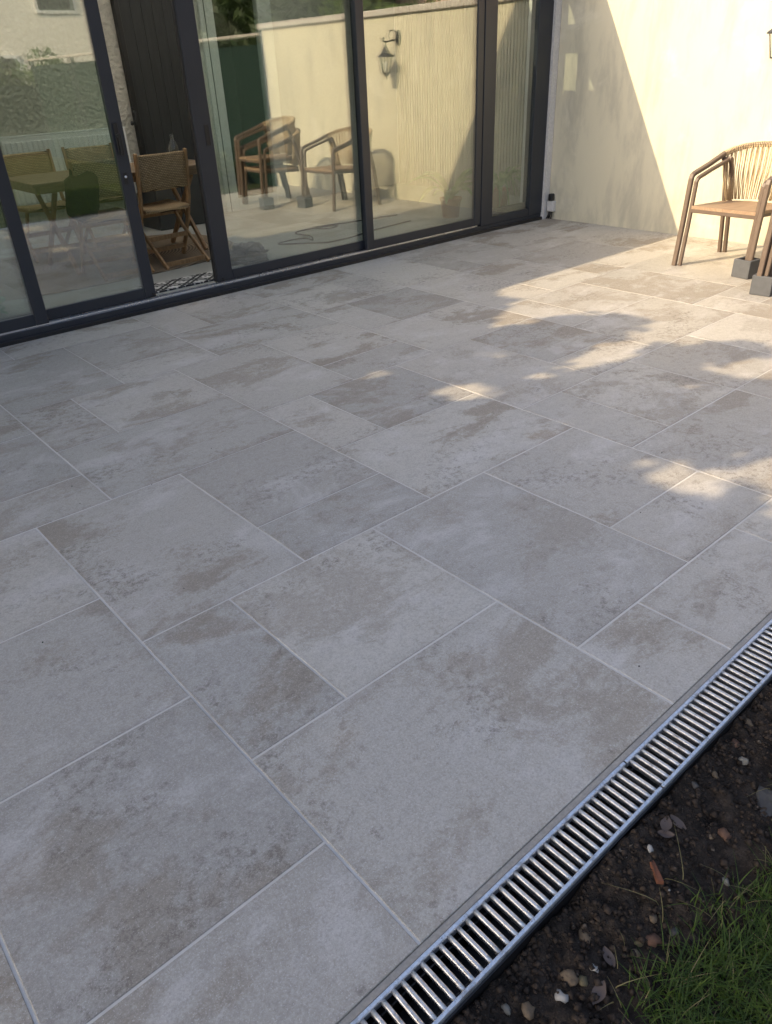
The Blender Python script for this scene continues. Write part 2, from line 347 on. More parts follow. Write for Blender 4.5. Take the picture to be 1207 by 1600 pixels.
# ------------------------------------------------------------------ ground
def make_ground():
    xs = np.r_[-90,-50,-25,-12,-6,-3,-1.5,-.6,0, np.arange(.25, 2.15, .009), 2.4,3,4,5,6.5,9,14,25,50,90]
    ys = np.r_[-90,-50,-25,-14,-8,-5,-3,-1.8,-1,-.5, np.arange(-.25, .50, .009), .56,1,3,6,12,25,50,90]
    X, Y = np.meshgrid(xs, ys); n = X.size
    Z = np.full(X.shape, -.044)
    fine = (X > .2)&(X < 2.2)&(Y > -.3)&(Y < .52)
    def vn(fx, fy, s):
        r = np.random.default_rng(s); g = r.random((64, 64)); u = X*fx; v = Y*fy
        i = np.floor(u).astype(int); j = np.floor(v).astype(int); a = u-i; b = v-j; a = a*a*(3-2*a); b = b*b*(3-2*b)
        q = lambda ii, jj: g[ii % 64, jj % 64]
        return (q(i,j)*(1-a)+q(i+1,j)*a)*(1-b)+(q(i,j+1)*(1-a)+q(i+1,j+1)*a)*b-.5
    Z = Z+np.where(fine, vn(5,5,1)*.030+vn(14,14,2)*.026+vn(38,38,3)*.019+vn(80,80,4)*.011+.020*np.clip((Y-.33)/.13,0,1), 0)
    Z = np.where(Y > .468, -.20, Z)
    V = np.c_[X.ravel(), Y.ravel(), Z.ravel()]; nx = len(xs); ny = len(ys)
    I = np.arange(n).reshape(ny, nx); F = np.stack([I[:-1,:-1], I[:-1,1:], I[1:,1:], I[1:,:-1]], -1).reshape(-1, 4)
    me = np_mesh('ground', V, F); link('ground', me, M['ground'], kind='structure')
    return xs, ys, Z
GXS, GYS, GZ = make_ground()
def ground_z(x, y):
    i = min(max(np.searchsorted(GXS, x)-1, 0), len(GXS)-2); j = min(max(np.searchsorted(GYS, y)-1, 0), len(GYS)-2)
    return float(max(GZ[j, i], GZ[j, i+1], GZ[j+1, i], GZ[j+1, i+1]))
# ------------------------------------------------------------------ patio and its tiles
patio = box('patio', (-4.2, Y0+.004, -.16), (XW-.002, YF+.03, -.0017), M['grout'], kind='structure')
TILES = [(0,0,3,2),(3,0,4,1),(4,0,6,1),(6,0,9,1),(9,0,10,1),(3,1,5,4),(5,1,7,2),(5,2,7,4),(7,1,10,3),(7,3,8,5),(8,3,10,5),(10,3,12,5),
 (10,0,12,3),(12,2,14,5),(12,0,13,2),(13,0,15,2),(14,2,15,4),(15,0,18,2),(15,2,17,5),(17,2,19,4),(18,0,20.5,2),(19,2,20.5,4),
 (7,5,9,8),(9,5,11,6),(9,6,11,8),(11,5,14,7),(11,7,12,9),(12,7,14,9),(14,4,15,6),(14,6,16,9),(15,5,17,6),(16,6,18,8),(17,4,19,6),(19,4,20.5,6),(18,6,20.5,8),
 (16,8,18,9),(18,8,20.5,10),(15,9,16,10),(16,9,18,10),(13,9,15,10),(13,10,15,12),(15,10,18,12),(18,10,20.5,12),(11,9,13,12),(9,10,11,12),(8,10,9,12),(8,8,11,10),
 (6,8,8,9),(6,9,8,11),(5,11,8,13),(5,13,6,15.05),(6,13,8,15.05),(8,12,10,14),(8,14,11,15.05),(10,12,11,14),(11,12,13,15.05),(13,12,14,14),(13,14,16,15.05),(14,12,16,14),(16,12,18,13),(16,13,19,15.05),(18,12,20.5,13),(19,13,20.5,15.05),
 (3,12,5,14),(3,11,5,12),(2,14,5,15.05),(-1,14,2,15.05),(1,11,3,14),(1,9,2,11),(2,9,4,11),(4,8,6,11),(1,7,4,9),(-1,8,1,10),(-1,7,1,8),(-1,10,1,12),(-2,12,1,14),(-3,8,-1,10),(-3,10,-1,12),(-4,12,-2,14),(-4,14,-1,15.05),
 (0,4,2,7),(2,5,4,7),(2,4,4,5),(4,6,5,8),(5,6,7,8),(4,4,7,6),(-2,5,0,7),(-3,3,0,5),(0,2,1,4),(1,2,3,4),(-2,1,0,3),(-2,0,0,1),(-4,1,-2,3),(-4,0,-2,1),(-5,3,-3,5),(-4,5,-2,7),(-3,7,-1,8),
 (-6,0,-4,2),(-6,2,-4,3),(-6,5,-4,7),(-8,3,-5,5),(-5,7,-3,9),(-5,9,-3,12),(-6,12,-4,15.05),(-8,0,-6,3),(-8,5,-6,7),(-8,7,-5,9),(-8,9,-5,12),(-8,12,-6,15.05)]
_tm = {}
def tile_mesh(wd, hd):
    k = (round(wd, 3), round(hd, 3))
    if k not in _tm:
        b = MB(); g = .0033; c = .0014; z = 0.0; t = -.009
        a, d = wd/2-g, hd/2-g
        V = [(-a,-d,t),(a,-d,t),(a,d,t),(-a,d,t),(-a,-d,z-c),(a,-d,z-c),(a,d,z-c),(-a,d,z-c),(-a+c,-d+c,z),(a-c,-d+c,z),(a-c,d-c,z),(-a+c,d-c,z)]
        F = [(0,1,5,4),(1,2,6,5),(2,3,7,6),(3,0,4,7),(4,5,9,8),(5,6,10,9),(6,7,11,10),(7,4,8,11),(8,9,10,11),(3,2,1,0)]
        _tm[k] = b.add(V, F).mesh('tile')
        _tm[k].materials.append(M['tile'])
    return _tm[k]
for (i0, j0, i1, j1) in TILES:
    x0, x1, y0, y1 = X0+i0*MX, X0+i1*MX, Y0+j0*MY, Y0+j1*MY
    x1 = min(x1, XW-.004); y1 = min(y1, YF-.004)
    link('tile', tile_mesh(x1-x0, y1-y0), None, patio, loc=((x0+x1)/2, (y0+y1)/2, random.uniform(-.0006, .0006)), rot=(random.gauss(0, .0006), random.gauss(0, .0006), 0))

# ------------------------------------------------------------------ house shell
house = empty('house', (1, 7, 0), label='house with anthracite glazed opening shading the patio', cat='house')
def hpart(name, a, b, mat, **k):
    o = (1, 7, 0); return box(name, tuple(a[i]-o[i] for i in range(3)), tuple(b[i]-o[i] for i in range(3)), mat, house, **k)
HX0, HX1, HY1 = -7.5, 7.7, 8.3
hpart('front_wall', (HX0, YF+.01, -.1), (-.10, YF+.31, 2.45), M['houserender'])
hpart('lintel_wall', (-.10, YF+.012, 2.21), (XW-.002, YF+.066, 2.45), M['houserender'])
hpart('corner_wall', (6.578, YF-.018, -.05), (XW-.001, YF+.30, 2.21), M['offwhite'])
hpart('hidden_wall', (XW+.001, YF+.03, -.1), (HX1, YF+.30, 2.45), M['houserender'])
hpart('side_wall', (HX0, YF+.312, -.1), (HX0+.25, HY1, 2.45), M['houserender'])
hpart('partition_wall', (-1.2, YF+.312, -.1), (-1.05, HY1-.002, 2.44), M['plaster'])
hpart('end_wall', (HX1-.25, YF+.302, -.1), (HX1-.001, HY1-.002, 2.44), M['offwhite'])
hpart('back_wall', (HX0, HY1, -.1), (3.80, HY1+.25, 2.45), M['plaster'])
hpart('back_wall', (3.80, HY1+.10, -.1), (4.52, HY1+.25, 2.45), M['plaster'])
hpart('back_wall', (4.52, HY1, -.1), (4.70, HY1+.25, 2.45), M['offwhite'])
hpart('back_wall', (5.60, HY1, -.1), (HX1, HY1+.25, 2.45), M['offwhite'])
hpart('back_wall', (4.60, HY1+.9, -.1), (5.70, HY1+1.0, 2.45), M['darkcab'])  # added dark backing behind the inner window, standing in for an unlit room
hpart('back_wall', (4.62, HY1+.251, -.1), (4.70, HY1+.899, 2.45), M['darkcab'])  # added dark side returns, closing off sky and daylight behind the window
hpart('back_wall', (5.60, HY1+.251, -.1), (5.68, HY1+.899, 2.45), M['darkcab'])
RLX0, RLX1, RLY0, RLY1 = -.6, 6.3, 5.24, 8.0
for a, b in (((HX0-.1, YF-.03), (RLX0, HY1+1.1)), ((RLX1, YF-.03), (XW+1.2, HY1+1.1)), ((RLX0, YF-.03), (RLX1, RLY0)), ((RLX0, RLY1), (RLX1, HY1+1.1)), ((RLX0, RLY0), (4.60, 5.78)), ((5.20, RLY0), (5.38, 5.78))):
    hpart('roof', (a[0], a[1], 2.452), (b[0], b[1], 2.56), M['roof'])
hpart('added_roof_light', (RLX0, 5.78, 2.50), (RLX1, RLY1, 2.51), M['opal'])  # unseen opal panel, added so soft daylight brightens the room
hpart('roof_pane', (4.60, RLY0, 2.50), (5.20, 5.78, 2.508), M['clear'])
hpart('roof_pane', (5.38, RLY0, 2.50), (RLX1, 5.78, 2.508), M['clear'])
gut = hpart('gutter', (HX0-.1, YF-.10, 2.46), (XW-.01, YF-.032, 2.60), M['alu'], ch=.01)
# shutter door of dark planks
door = empty('plank_door', (4.16-1, HY1-.02-7, .04)); door.parent = house
for k in range(6):
    wd = .115; x = -.345+k*wd
    box('plank', (x+.0008, -.03, 0), (x+wd-.0008, .0, 2.38), M['plank'], door, ch=.0025)
MB().box((-.40, -.05, 0), (-.348, .02, 2.40), .004).build('door_frame', M['black'], door)
hb = MB().box((-.43, -.075, .98), (-.405, -.052, 1.14), .004); hb.tube([(-.417,-.07,1.10),(-.417,-.11,1.10),(-.43,-.12,1.02),(-.47,-.12,1.00)], .010, 8); hb.lathe([(.004,-.02),(.018,-.012),(.018,.012),(.004,.02)], 8, c=(-.478,-.12,1.0)); hb.build('handle', M['black'], door)
# white framed inner window
win = empty('window', (4.70-1, HY1-7, 0)); win.parent = house
for (a, b) in [((0,-.03,0),(.17,.06,2.44)), ((.72,-.03,0),(.90,.06,2.44)), ((.17,-.028,2.3),(.72,.058,2.44)), ((.17,-.028,0),(.72,.058,.16))]:
    box('frame', a, b, M['white'], win, ch=.006)
box('frame', (.055,-.036,.0), (.061,-.0302,2.44), M['darkcab'], win)
box('pane', (.17,.01,.16), (.72,.018,2.3), M['clear'], win)
rib = MB()
for k in range(62): rib.box((HX1-.25-.030-1, 5.46+k*.045-7, .04), (HX1-.25-.0045-1, 5.46+k*.045+.031-7, 2.43))
rib.build('ribbed_panel', M['rib'], house, kind='stuff')
hpart('rib_backing', (HX1-.254, 5.45, .04), (HX1-.2505, 8.28, 2.43), simple('rib_gap', (.25, .23, .19), .8))
box('room_floor', (-1.05, YF+.13, -.05), (HX1-.25, HY1+.9, .035), M['roomfloor'], kind='structure')

# ------------------------------------------------------------------ garden wall
gw = empty('garden_wall', (XW, 2.7, 0), label='smooth cream rendered garden wall meeting the glazed doors at the corner', cat='wall')
box('wall', (0, .33-2.7, -.12), (.20, YF-.02-2.7, 1.92), M['wall'], gw)
for k in range(5):
    y0 = .27+k*.968; box('coping_stone', (-.035, y0-2.7, 1.92), (.235, y0+.962-2.7, 1.985), M['coping'], gw, ch=.008)

# ------------------------------------------------------------------ door frame and panels
df = empty('door_frame', (3.2, YF, 0), label='anthracite aluminium door frame with floor track across the opening', cat='door frame')
def fpart(name, a, b, mat, ch=.003): return box(name, (a[0]-3.2, a[1]-YF, a[2]), (b[0]-3.2, b[1]-YF, b[2]), mat, df, ch=ch)
fpart('threshold', (-.098, YF+.012, -.03), (6.576, YF+.128, .062), M['alu'])
fpart('threshold_lip', (-.098, YF-.010, -.03), (6.576, YF+.011, .026), M['black'])
fpart('track_rail', (-.098, YF+.030, .0625), (5.63, YF+.036, .076), M['alurail'], 0)
fpart('track_rail', (-.098, YF+.085, .0625), (5.63, YF+.091, .076), M['alurail'], 0)
fpart('jamb', (6.375, YF+.006, .0625), (6.575, YF+.10, 2.205), M['alu'])
fpart('jamb', (-.098, YF+.006, .0625), (-.04, YF+.13, 2.205), M['alu'])
fpart('mullion', (5.655, YF+.004, .0625), (5.812, YF+.075, 2.149), M['alu'])
fpart('head', (-.04, YF+.008, 2.150), (6.374, YF+.065, 2.207), M['alu'])
fpart('bottom_rail', (5.813, YF+.012, .0625), (6.374, YF+.085, .125), M['alu'])
fpart('black_bottom_bar', (5.8135, YF+.060, .1255), (6.3735, YF+.086, .185), M['black'])  # black bar just above the bottom rail, behind the fixed panes
for yy in (.030, .052): fpart('pane', (5.8135, YF+yy, .1256), (6.3735, YF+yy+.004, 2.1495), M['glass'], 0)
def panel(x0, x1, yc, label, handle=None, skew=(0, 0)):
    """one sliding sash: stiles, rails, double glazing"""
    p = empty('sliding_door_panel', (x0, yc, .077), label=label, cat='door panel', group='sashes of the sliding door')
    wd = x1-x0; s = .083; h = 2.070; d = .021
    if handle == 'r2': s2 = .145
    box('stile', (0, -d, 0), (s if handle != 'l' else .135, d, h), M['alu'], p, ch=.004)
    box('stile', (wd-s, -d, 0), (wd, d, h), M['alu'], p, ch=.004)
    sl = s if handle != 'l' else .135
    box('rail', (sl+.0005, -d+.002, 0), (wd-s-.0005, d-.002, .072), M['alu'], p, ch=.003)
    box('rail', (sl+.0005, -d+.002, h-.07), (wd-s-.0005, d-.002, h), M['alu'], p, ch=.003)
    for k, (yy, a) in enumerate(((-.010, skew[0]), (.010, skew[1]))):
        g = box('pane', (-wd/2+s*.7, -.002, .06), (wd/2-s*.7, .002, h-.06), M['glass'], p); g.location = (wd/2, yy, 0); g.rotation_euler = (a*.4, 0, a)
    if handle == 'r':
        hm = MB().box((wd-s*.62-.014, -d-.012, .94), (wd-s*.62+.014, -d-.0005, 1.12), .004); hm.box((wd-s*.62-.011, -d-.045, .93), (wd-s*.62+.011, -d-.030, 1.06), .004); hm.box((wd-s*.62-.009, -d-.031, 1.035), (wd-s*.62+.009, -d-.011, 1.055), .002)
        hm.build('handle', M['black'], p)
        lk = box('lock', (wd-s*.62-.014, -d-.006, .755), (wd-s*.62+.014, -d-.0005, .825), M['black'], p, ch=.003)
        MB().lathe([(.0085, 0), (.0085, .004)], 10, Matrix.Rotation(R(90), 4, 'X')).build('cylinder', M['alurail'], lk, loc=(wd-s*.62, -d-.0055, .80))
        box('bolt_cover', (wd-.032, -d-.012, .015), (wd-.012, -d-.0005, .032), M['black'], p, ch=.003)
    if handle == 'l':
        fr = MB()
        for a, b in (((.075,0,.93),(.079,0,1.06)), ((.105,0,.93),(.109,0,1.06)), ((.079,0,.93),(.105,0,.934)), ((.079,0,1.056),(.105,0,1.06))): fr.box((a[0], -d-.003, a[2]), (b[0], -d-.0004, b[2]))
        fr.box((.079, -d-.0012, .934), (.105, -d-.0004, 1.056)); fr.build('recessed_handle', M['black'], p)
        box('edge_seal', (-.014, -d+.006, .004), (-.0005, d-.006, h-.004), M['black'], p)
        box('bolt_cover', (.035, -d-.012, .015), (.055, -d-.0005, .032), M['black'], p, ch=.003)
    return p
YO, YI = YF+.033, YF+.088
panel(-.035, 1.480, YO, 'door panel at far left of the photo, only its right stile and a strip of glass in view', None, (.0012, -.001))
panel(.76, 2.275, YI, 'open sliding door panel with lever handle and key lock, left of the gap', 'r', (-.0008, .0012))
panel(2.785, 4.335, YI, 'sliding door panel with recessed handle, mirroring two rope chairs', 'l', (.0020, -.0020))
panel(4.225, 5.654, YO, 'door panel mirroring the wall lantern', None, (0, .0006))

# ------------------------------------------------------------------ drain
dc = empty('drain_channel', (1.2, .52, 0), label='dark plastic drain channel set under the metal grate along the patio edge', cat='drain')
DY0, DY1 = .467, .5735; DZ = -.001
DX0, DX1 = -1.827, 4.173
box('channel_floor', (DX0-1.2, DY0+.006-.52, -.12), (DX1-1.2, DY1-.006-.52, -.115), M['black'], dc)
box('channel_side', (DX0-1.2, DY0-.004-.52, -.125), (DX1-1.2, DY0+.0005-.52, DZ-.010), M['black'], dc)
box('channel_side', (DX0-1.2, DY1+.0005-.52, -.125), (DX1-1.2, DY1+.004-.52, DZ-.010), M['black'], dc)
box('mortar_strip', (DX0-1.2, DY1+.0045-.52, -.11), (DX1-1.2, Y0+.0035-.52, -.0092), M['mortar'], dc)
MB().box((DX0-1.2, DY1+.0005-.52, -.0098), (DX1-1.2, Y0+.0020-.52, -.0035)).build('mortar_joint', M['mortar'], dc)
def grate(x0, label, n=41):
    g = empty('drain_grate', (x0, (DY0+DY1)/2, DZ), label=label, cat='drain grate', group='drain grates along the patio edge')
    L = .998; hw = (DY1-DY0)/2
    for s in (-1, 1):
        b = MB(); N = 84; e = s*hw; i = s*(hw-.0098)
        # pressed side rail with a slightly rolled, dimpled top
        V = []; 
        for k in range(N+1):
            x = .0015+(L-.003)*k/N; dz = .0008*math.sin(k*math.pi); wv = .0007*math.sin(k*math.pi/2.0)
            V += [(x, e, -.022), (x, e, -.003), (x, e-s*.0016, .0+wv*.5), (x, i+s*.0015, .0-wv*.5), (x, i, -.0025), (x, i, -.018)]
        F = [(k*6+j, k*6+(j+1) % 6, k*6+6+(j+1) % 6, k*6+6+j) for k in range(N) for j in range(6)]
        if s > 0: F = [f[::-1] for f in F]
        b.add(V, F+[tuple(range(6)), tuple(N*6+j for j in range(6))[::-1]]); b.build('side_rail', M['galv'], g)
    bm = MB(); r = .0053; P = []
    sec = [(r*math.cos(a), r*math.sin(a)*1.0) for a in [2*math.pi*j/8 for j in range(8)]]
    bm.sweep([(0, -hw+.0090, -.0062), (0, -hw*.5, -.0054), (0, hw*.5, -.0054), (0, hw-.0090, -.0062)], sec, (1, 0, 0), smooth=True)
    bm.box((-.0022, -hw+.0076, -.019), (.0022, hw-.0076, -.0055)); me = bm.mesh('bar'); me.materials.append(M['steel'])
    for k in range(n):
        link('bar', me, None, g, loc=(.014+k*(L-.028)/(n-1), 0, random.uniform(-.0003, .0003)), rot=(0, random.gauss(0, .05), random.gauss(0, .008)))
    for y in (-.034, .034): MB().tube([(.003, y, -.026), (L-.003, y, -.026)], .0025, 6).build('support_rod', M['black'], g)
    return g
grate(.1735, 'galvanised slotted drain grate nearest the camera, up to the joint')
grate(1.1735, 'galvanised slotted drain grate past the joint, running off the right edge')
grate(-.8265, 'galvanised slotted drain grate left of the nearest one, out of the frame')
grate(2.1735, 'galvanised slotted drain grate beyond the right edge of the frame')

# ================================================================== OBJECTS ON THE PATIO
def make_armchair():
    """rope armchair facing -x, origin at the middle of its base; twin rail frame"""
    c = empty('armchair', (0, 0, 0))
    D, W = .66, .292; fx = -D/2
    def arch(w, zt, za, x_in, tail):
        half = [(fx-.035, w+.004, 0), (fx-.010, w, .30), (fx+.014, w, za-.03), (fx+.022, w, za-.008), (fx+.045, w-.001, za+.004), (fx+.22, w-.002, za+.045), (fx+.42, w-.008, zt-.055), (fx+.50, w-.035, zt-.032), (fx+.565, w-.085, zt-.014), (fx+.605, w-.15, zt-.004), (fx+tail, .06, zt)]
        return [Vector(p) for p in half]
    top = arch(W, .808, .648, 0, .625)
    full = top+[Vector((p.x, -p.y, p.z)) for p in top[::-1]]
    MB().bar(full, .034, .030, (0, 1, 0)).build('arm_frame', M['frame'], c)
    for s in (1, -1):
        inn = [(fx-.014, s*(W-.032), 0), (fx+.010, s*(W-.036), .30), (fx+.030, s*(W-.036), .598), (fx+.040, s*(W-.036), .616), (fx+.06, s*(W-.036), .626), (fx+.22, s*(W-.036), .664), (fx+.44, s*(W-.047), .716)]
        MB().bar(inn, .026, .024, (0, 1, 0)).build('inner_rail', M['frame'], c)
        for dx, dy in ((0, .014), (.022, -.020)):
            leg = [(fx+.40+dx, s*(W-.030+dy), .722), (fx+.425+dx, s*(W-.030+dy), .712), (fx+.455+dx, s*(W-.030+dy), .66), (fx+.50+dx, s*(W-.028+dy), .50), (fx+.535+dx, s*(W-.028+dy), .36), (fx+.60+dx, s*(W-.026+dy), 0)]
            MB().bar(leg, .026, .030, (0, 1, 0)).build('leg', M['frame'], c)
    # seat: boards in a frame
    sz = lambda x: .436-.028*(x-fx)/D
    seat = MB(); st = MB()
    a, b = fx+.004, fx+.56
    V = []
    for x, hw in ((a, W-.044), (fx+.10, W-.044), (fx+.42, W-.044), (fx+.53, W-.11), (b+.015, W-.2)):
        for y in (-hw, hw): V += [(x, y, sz(x)-.022), (x, y, sz(x))]
    F = []
    for k in range(4):
        o = k*4; F += [(o+1, o+5, o+7, o+3), (o, o+2, o+6, o+4), (o, o+4, o+5, o+1), (o+2, o+3, o+7, o+6)]
    F += [(0, 1, 3, 2), (16, 18, 19, 17)]
    seat.add(V, F).build('seat', M['seat'], c)
    ap = MB(); ap.bar([(a+.012, -W+.034, .402), (a+.012, W-.034, .402)], .030, .024, (0, 0, 1))
    for s in (1, -1): ap.bar([(a+.03, s*(W-.072), .400), (fx+.50, s*(W-.072), .378)], .030, .020, (0, 0, 1))
    ap.bar([(fx+.50, -W+.072, .378), (fx+.50, W-.072, .378)], .030, .020, (0, 0, 1)); ap.build('seat_frame', M['frame'], c)
    # rope back: strands from the top rail to the rear seat edge
    rp = MB(); lash = MB()
    cum = [0]; seg = full[6:-6]
    for i in range(1, len(seg)): cum.append(cum[-1]+(seg[i]-seg[i-1]).length)
    def at(u):
        d = u*cum[-1]
        for i in range(1, len(seg)):
            if cum[i] >= d-1e-9:
                t = (d-cum[i-1])/(cum[i]-cum[i-1]); return seg[i-1].lerp(seg[i], t)
        return seg[-1].copy()
    N = 42
    for k in range(N):
        u = .015+.97*k/(N-1); p = at(u); a0 = math.pi*(u-.5)*.98
        q = Vector((fx+.395+.185*math.cos(a0)**.8 if math.cos(a0) > 0 else fx+.395, -math.sin(a0)*.205, .425))
        if k % 2: q = q+Vector((0, .004, 0))
        out = Vector((p.x-(fx+.38), p.y, 0)); out.normalize()
        m1 = p.lerp(q, .5)+out*.016
        rp.tube([p-out*.017+Vector((0,0,-.004)), p-out*.012+Vector((0,0,-.03)), m1-out*.004, q], .0036, 5)
        u2 = min(max(u+(.018 if k % 2 else -.018), 0), 1); p2 = at(u2)
        rp.tube([p2+out*.017+Vector((0,0,-.004)), p2+out*.010+Vector((0,0,-.03)), p2.lerp(q, .5)+out*.026, q+out*.008], .0036, 5)
    for k in range(62):
        u = .005+.99*k/61; p = at(u); p3 = at(min(u+.004, 1)) if u < .99 else p; t = (at(min(u+.01, 1))-at(max(u-.01, 0))).normalized()
        nn = Vector((0,0,1)); oo = t.cross(nn).normalized(); nn = oo.cross(t)
        P = [p+oo*(.0205*math.cos(x))+nn*(.0190*math.sin(x)) for x in [2*math.pi*j/8 for j in range(9)]]
        lash.tube(P, .0036, 4, n0=tuple(t))
    rp.build('rope_back', M['rope'], c, kind='stuff'); lash.build('rope_lashing', M['rope'], c, kind='stuff')
    return c
ch1 = make_armchair(); ch1.location = (5.955, 2.735, 0); ch1.rotation_euler = (0, 0, R(-2))
tag(ch1, 'rope-backed armchair nearest the shadow edge, standing before the cream wall', 'armchair', 'rope armchairs by the wall')
ch2 = copy_tree(ch1); ch2.location = (5.61, 1.925, 0); ch2.rotation_euler = (0, 0, R(4))
tag(ch2, 'lower of two stacked rope armchairs, cut off by the right edge', 'armchair', 'rope armchairs by the wall')
ch3 = copy_tree(ch1); ch3.location = (5.57, 1.925, .125); ch3.rotation_euler = (0, R(-1.5), R(4))
tag(ch3, 'upper of two stacked rope armchairs, seen only in the door glass', 'armchair', 'rope armchairs by the wall')
def sleeve(loc, rz, label):
    """hollow square block that a chair leg stands in"""
    b = MB(); o, i, h = .068, .046, .128
    V = [(x*k, y*k, z) for z in (0, h) for k in (o, i) for x, y in ((-1,-1),(1,-1),(1,1),(-1,1))]
    F = []
    for j in range(4):
        n = (j+1) % 4; F += [(j, n, 8+n, 8+j), (4+n, 4+j, 12+j, 12+n), (8+j, 8+n, 12+n, 12+j), (n, j, 4+j, 4+n)]
    b.add(V, F); o_ = b.build('leg_block', M['block'], None, loc=loc, rot=(0, 0, rz), label=label, cat='block', group='grey blocks round chair legs')
    md = o_.modifiers.new('bevel', 'BEVEL'); md.width = .006; md.segments = 2
    return o_
def chair_pt(c, x, y):
    a = c.rotation_euler[2]; return (c.location[0]+x*math.cos(a)-y*math.sin(a), c.location[1]+x*math.sin(a)+y*math.cos(a), .0)
sleeve(chair_pt(ch1, -.352, -.273), R(-8), 'grey block round a leg of the rope armchair in full view')
sleeve(chair_pt(ch2, -.352, .273), R(6), 'grey block at the right edge, round a leg of the stacked chairs')

# ------------------------------------------------------------------ wall lantern
ln = empty('wall_lantern', (XW, 2.95, 1.30), label='dark coach lantern on a scrolled arm, high on the sunlit cream wall', cat='wall lamp')
bp = MB().lathe([(.002, 0), (.040, 0), (.046, .006), (.040, .016), (.018, .024), (.002, .026)], 16, Matrix.Translation((0, 0, .40)) @ Matrix.Rotation(R(-90), 4, 'Y') @ Matrix.Scale(1.7, 4, (1, 0, 0)))
bp.build('back_plate', M['lantern'], ln)
LX = -.205
arm = MB().tube([(-.02, 0, .385), (-.10, 0, .375), (-.19, 0, .362), (-.235, 0, .372), (-.243, 0, .392), (-.230, 0, .402), (-.222, 0, .390)], .009, 8)
arm.tube([(-.03, 0, .44), (-.07, 0, .475), (-.13, 0, .465), (-.155, 0, .42), (-.135, 0, .385)], .0055, 7); arm.tube([(LX, 0, .365), (LX, 0, .325)], .007, 7); arm.build('scroll_arm', M['lantern'], ln)
six = [math.pi*k/3 for k in range(6)]
cap = MB().lathe([(.010, .335), (.020, .318), (.036, .285), (.055, .255), (.082, .238), (.094, .226), (.096, .218), (.080, .216)], 6, c=(LX, 0, 0), smooth=False); cap.build('roof_cap', M['lantern'], ln)
cage = MB()
for a in six:
    t = Vector((LX+.074*math.cos(a), .074*math.sin(a), .218)); q = Vector((LX+.040*math.cos(a), .040*math.sin(a), .062)); cage.tube([t, q], .0045, 5)
cage.lathe([(.030, .058), (.045, .060), (.045, .068), (.030, .070)], 6, c=(LX, 0, 0), smooth=False); cage.lathe([(.010, .030), (.024, .044), (.030, .058)], 8, c=(LX, 0, 0)); cage.lathe([(.003, .0), (.008, .008), (.005, .018), (.011, .026), (.006, .032)], 8, c=(LX, 0, 0)); cage.build('cage', M['lantern'], ln)
gl = MB()
for k in range(6):
    a, b = six[k]+.08, six[(k+1) % 6]-.08
    if k == 5: b = six[0]+2*math.pi-.08
    P = lambda r, an, z: (LX+r*math.cos(an), r*math.sin(an), z)
    gl.add([P(.038, a, .070), P(.038, b, .070), P(.070, b, .212), P(.070, a, .212)], [(0, 1, 2, 3)])
gl.build('glass', M['clear'], ln)
MB().lathe([(.004, .085), (.012, .09), (.012, .12), (.019, .145), (.017, .165), (.004, .178)], 10, c=(LX, 0, 0)).build('bulb', M['white'], ln)

# ------------------------------------------------------------------ outdoor socket
sk = empty('outdoor_socket', (XW, 5.055, .0), label='small weatherproof socket box with black plug at the wall corner', cat='socket')
box('box', (-.05, -.040, .075), (-.0005, .040, .175), M['offwhite'], sk, ch=.006)
box('plug', (-.058, -.024, .176), (-.008, .026, .245), M['black'], sk, ch=.008)
cb = MB().tube([(-.03, .020, .078), (-.034, .022, .045), (-.045, .030, .012), (-.03, .05, .006)], .007, 6); cb.tube([(-.03, -.016, .078), (-.034, -.018, .04), (-.04, -.012, .006)], .006, 6); cb.tube([(-.03, .004, .078), (-.036, .002, .05), (-.04, .012, .008)], .009, 6)
cb.build('cable', M['black'], sk)

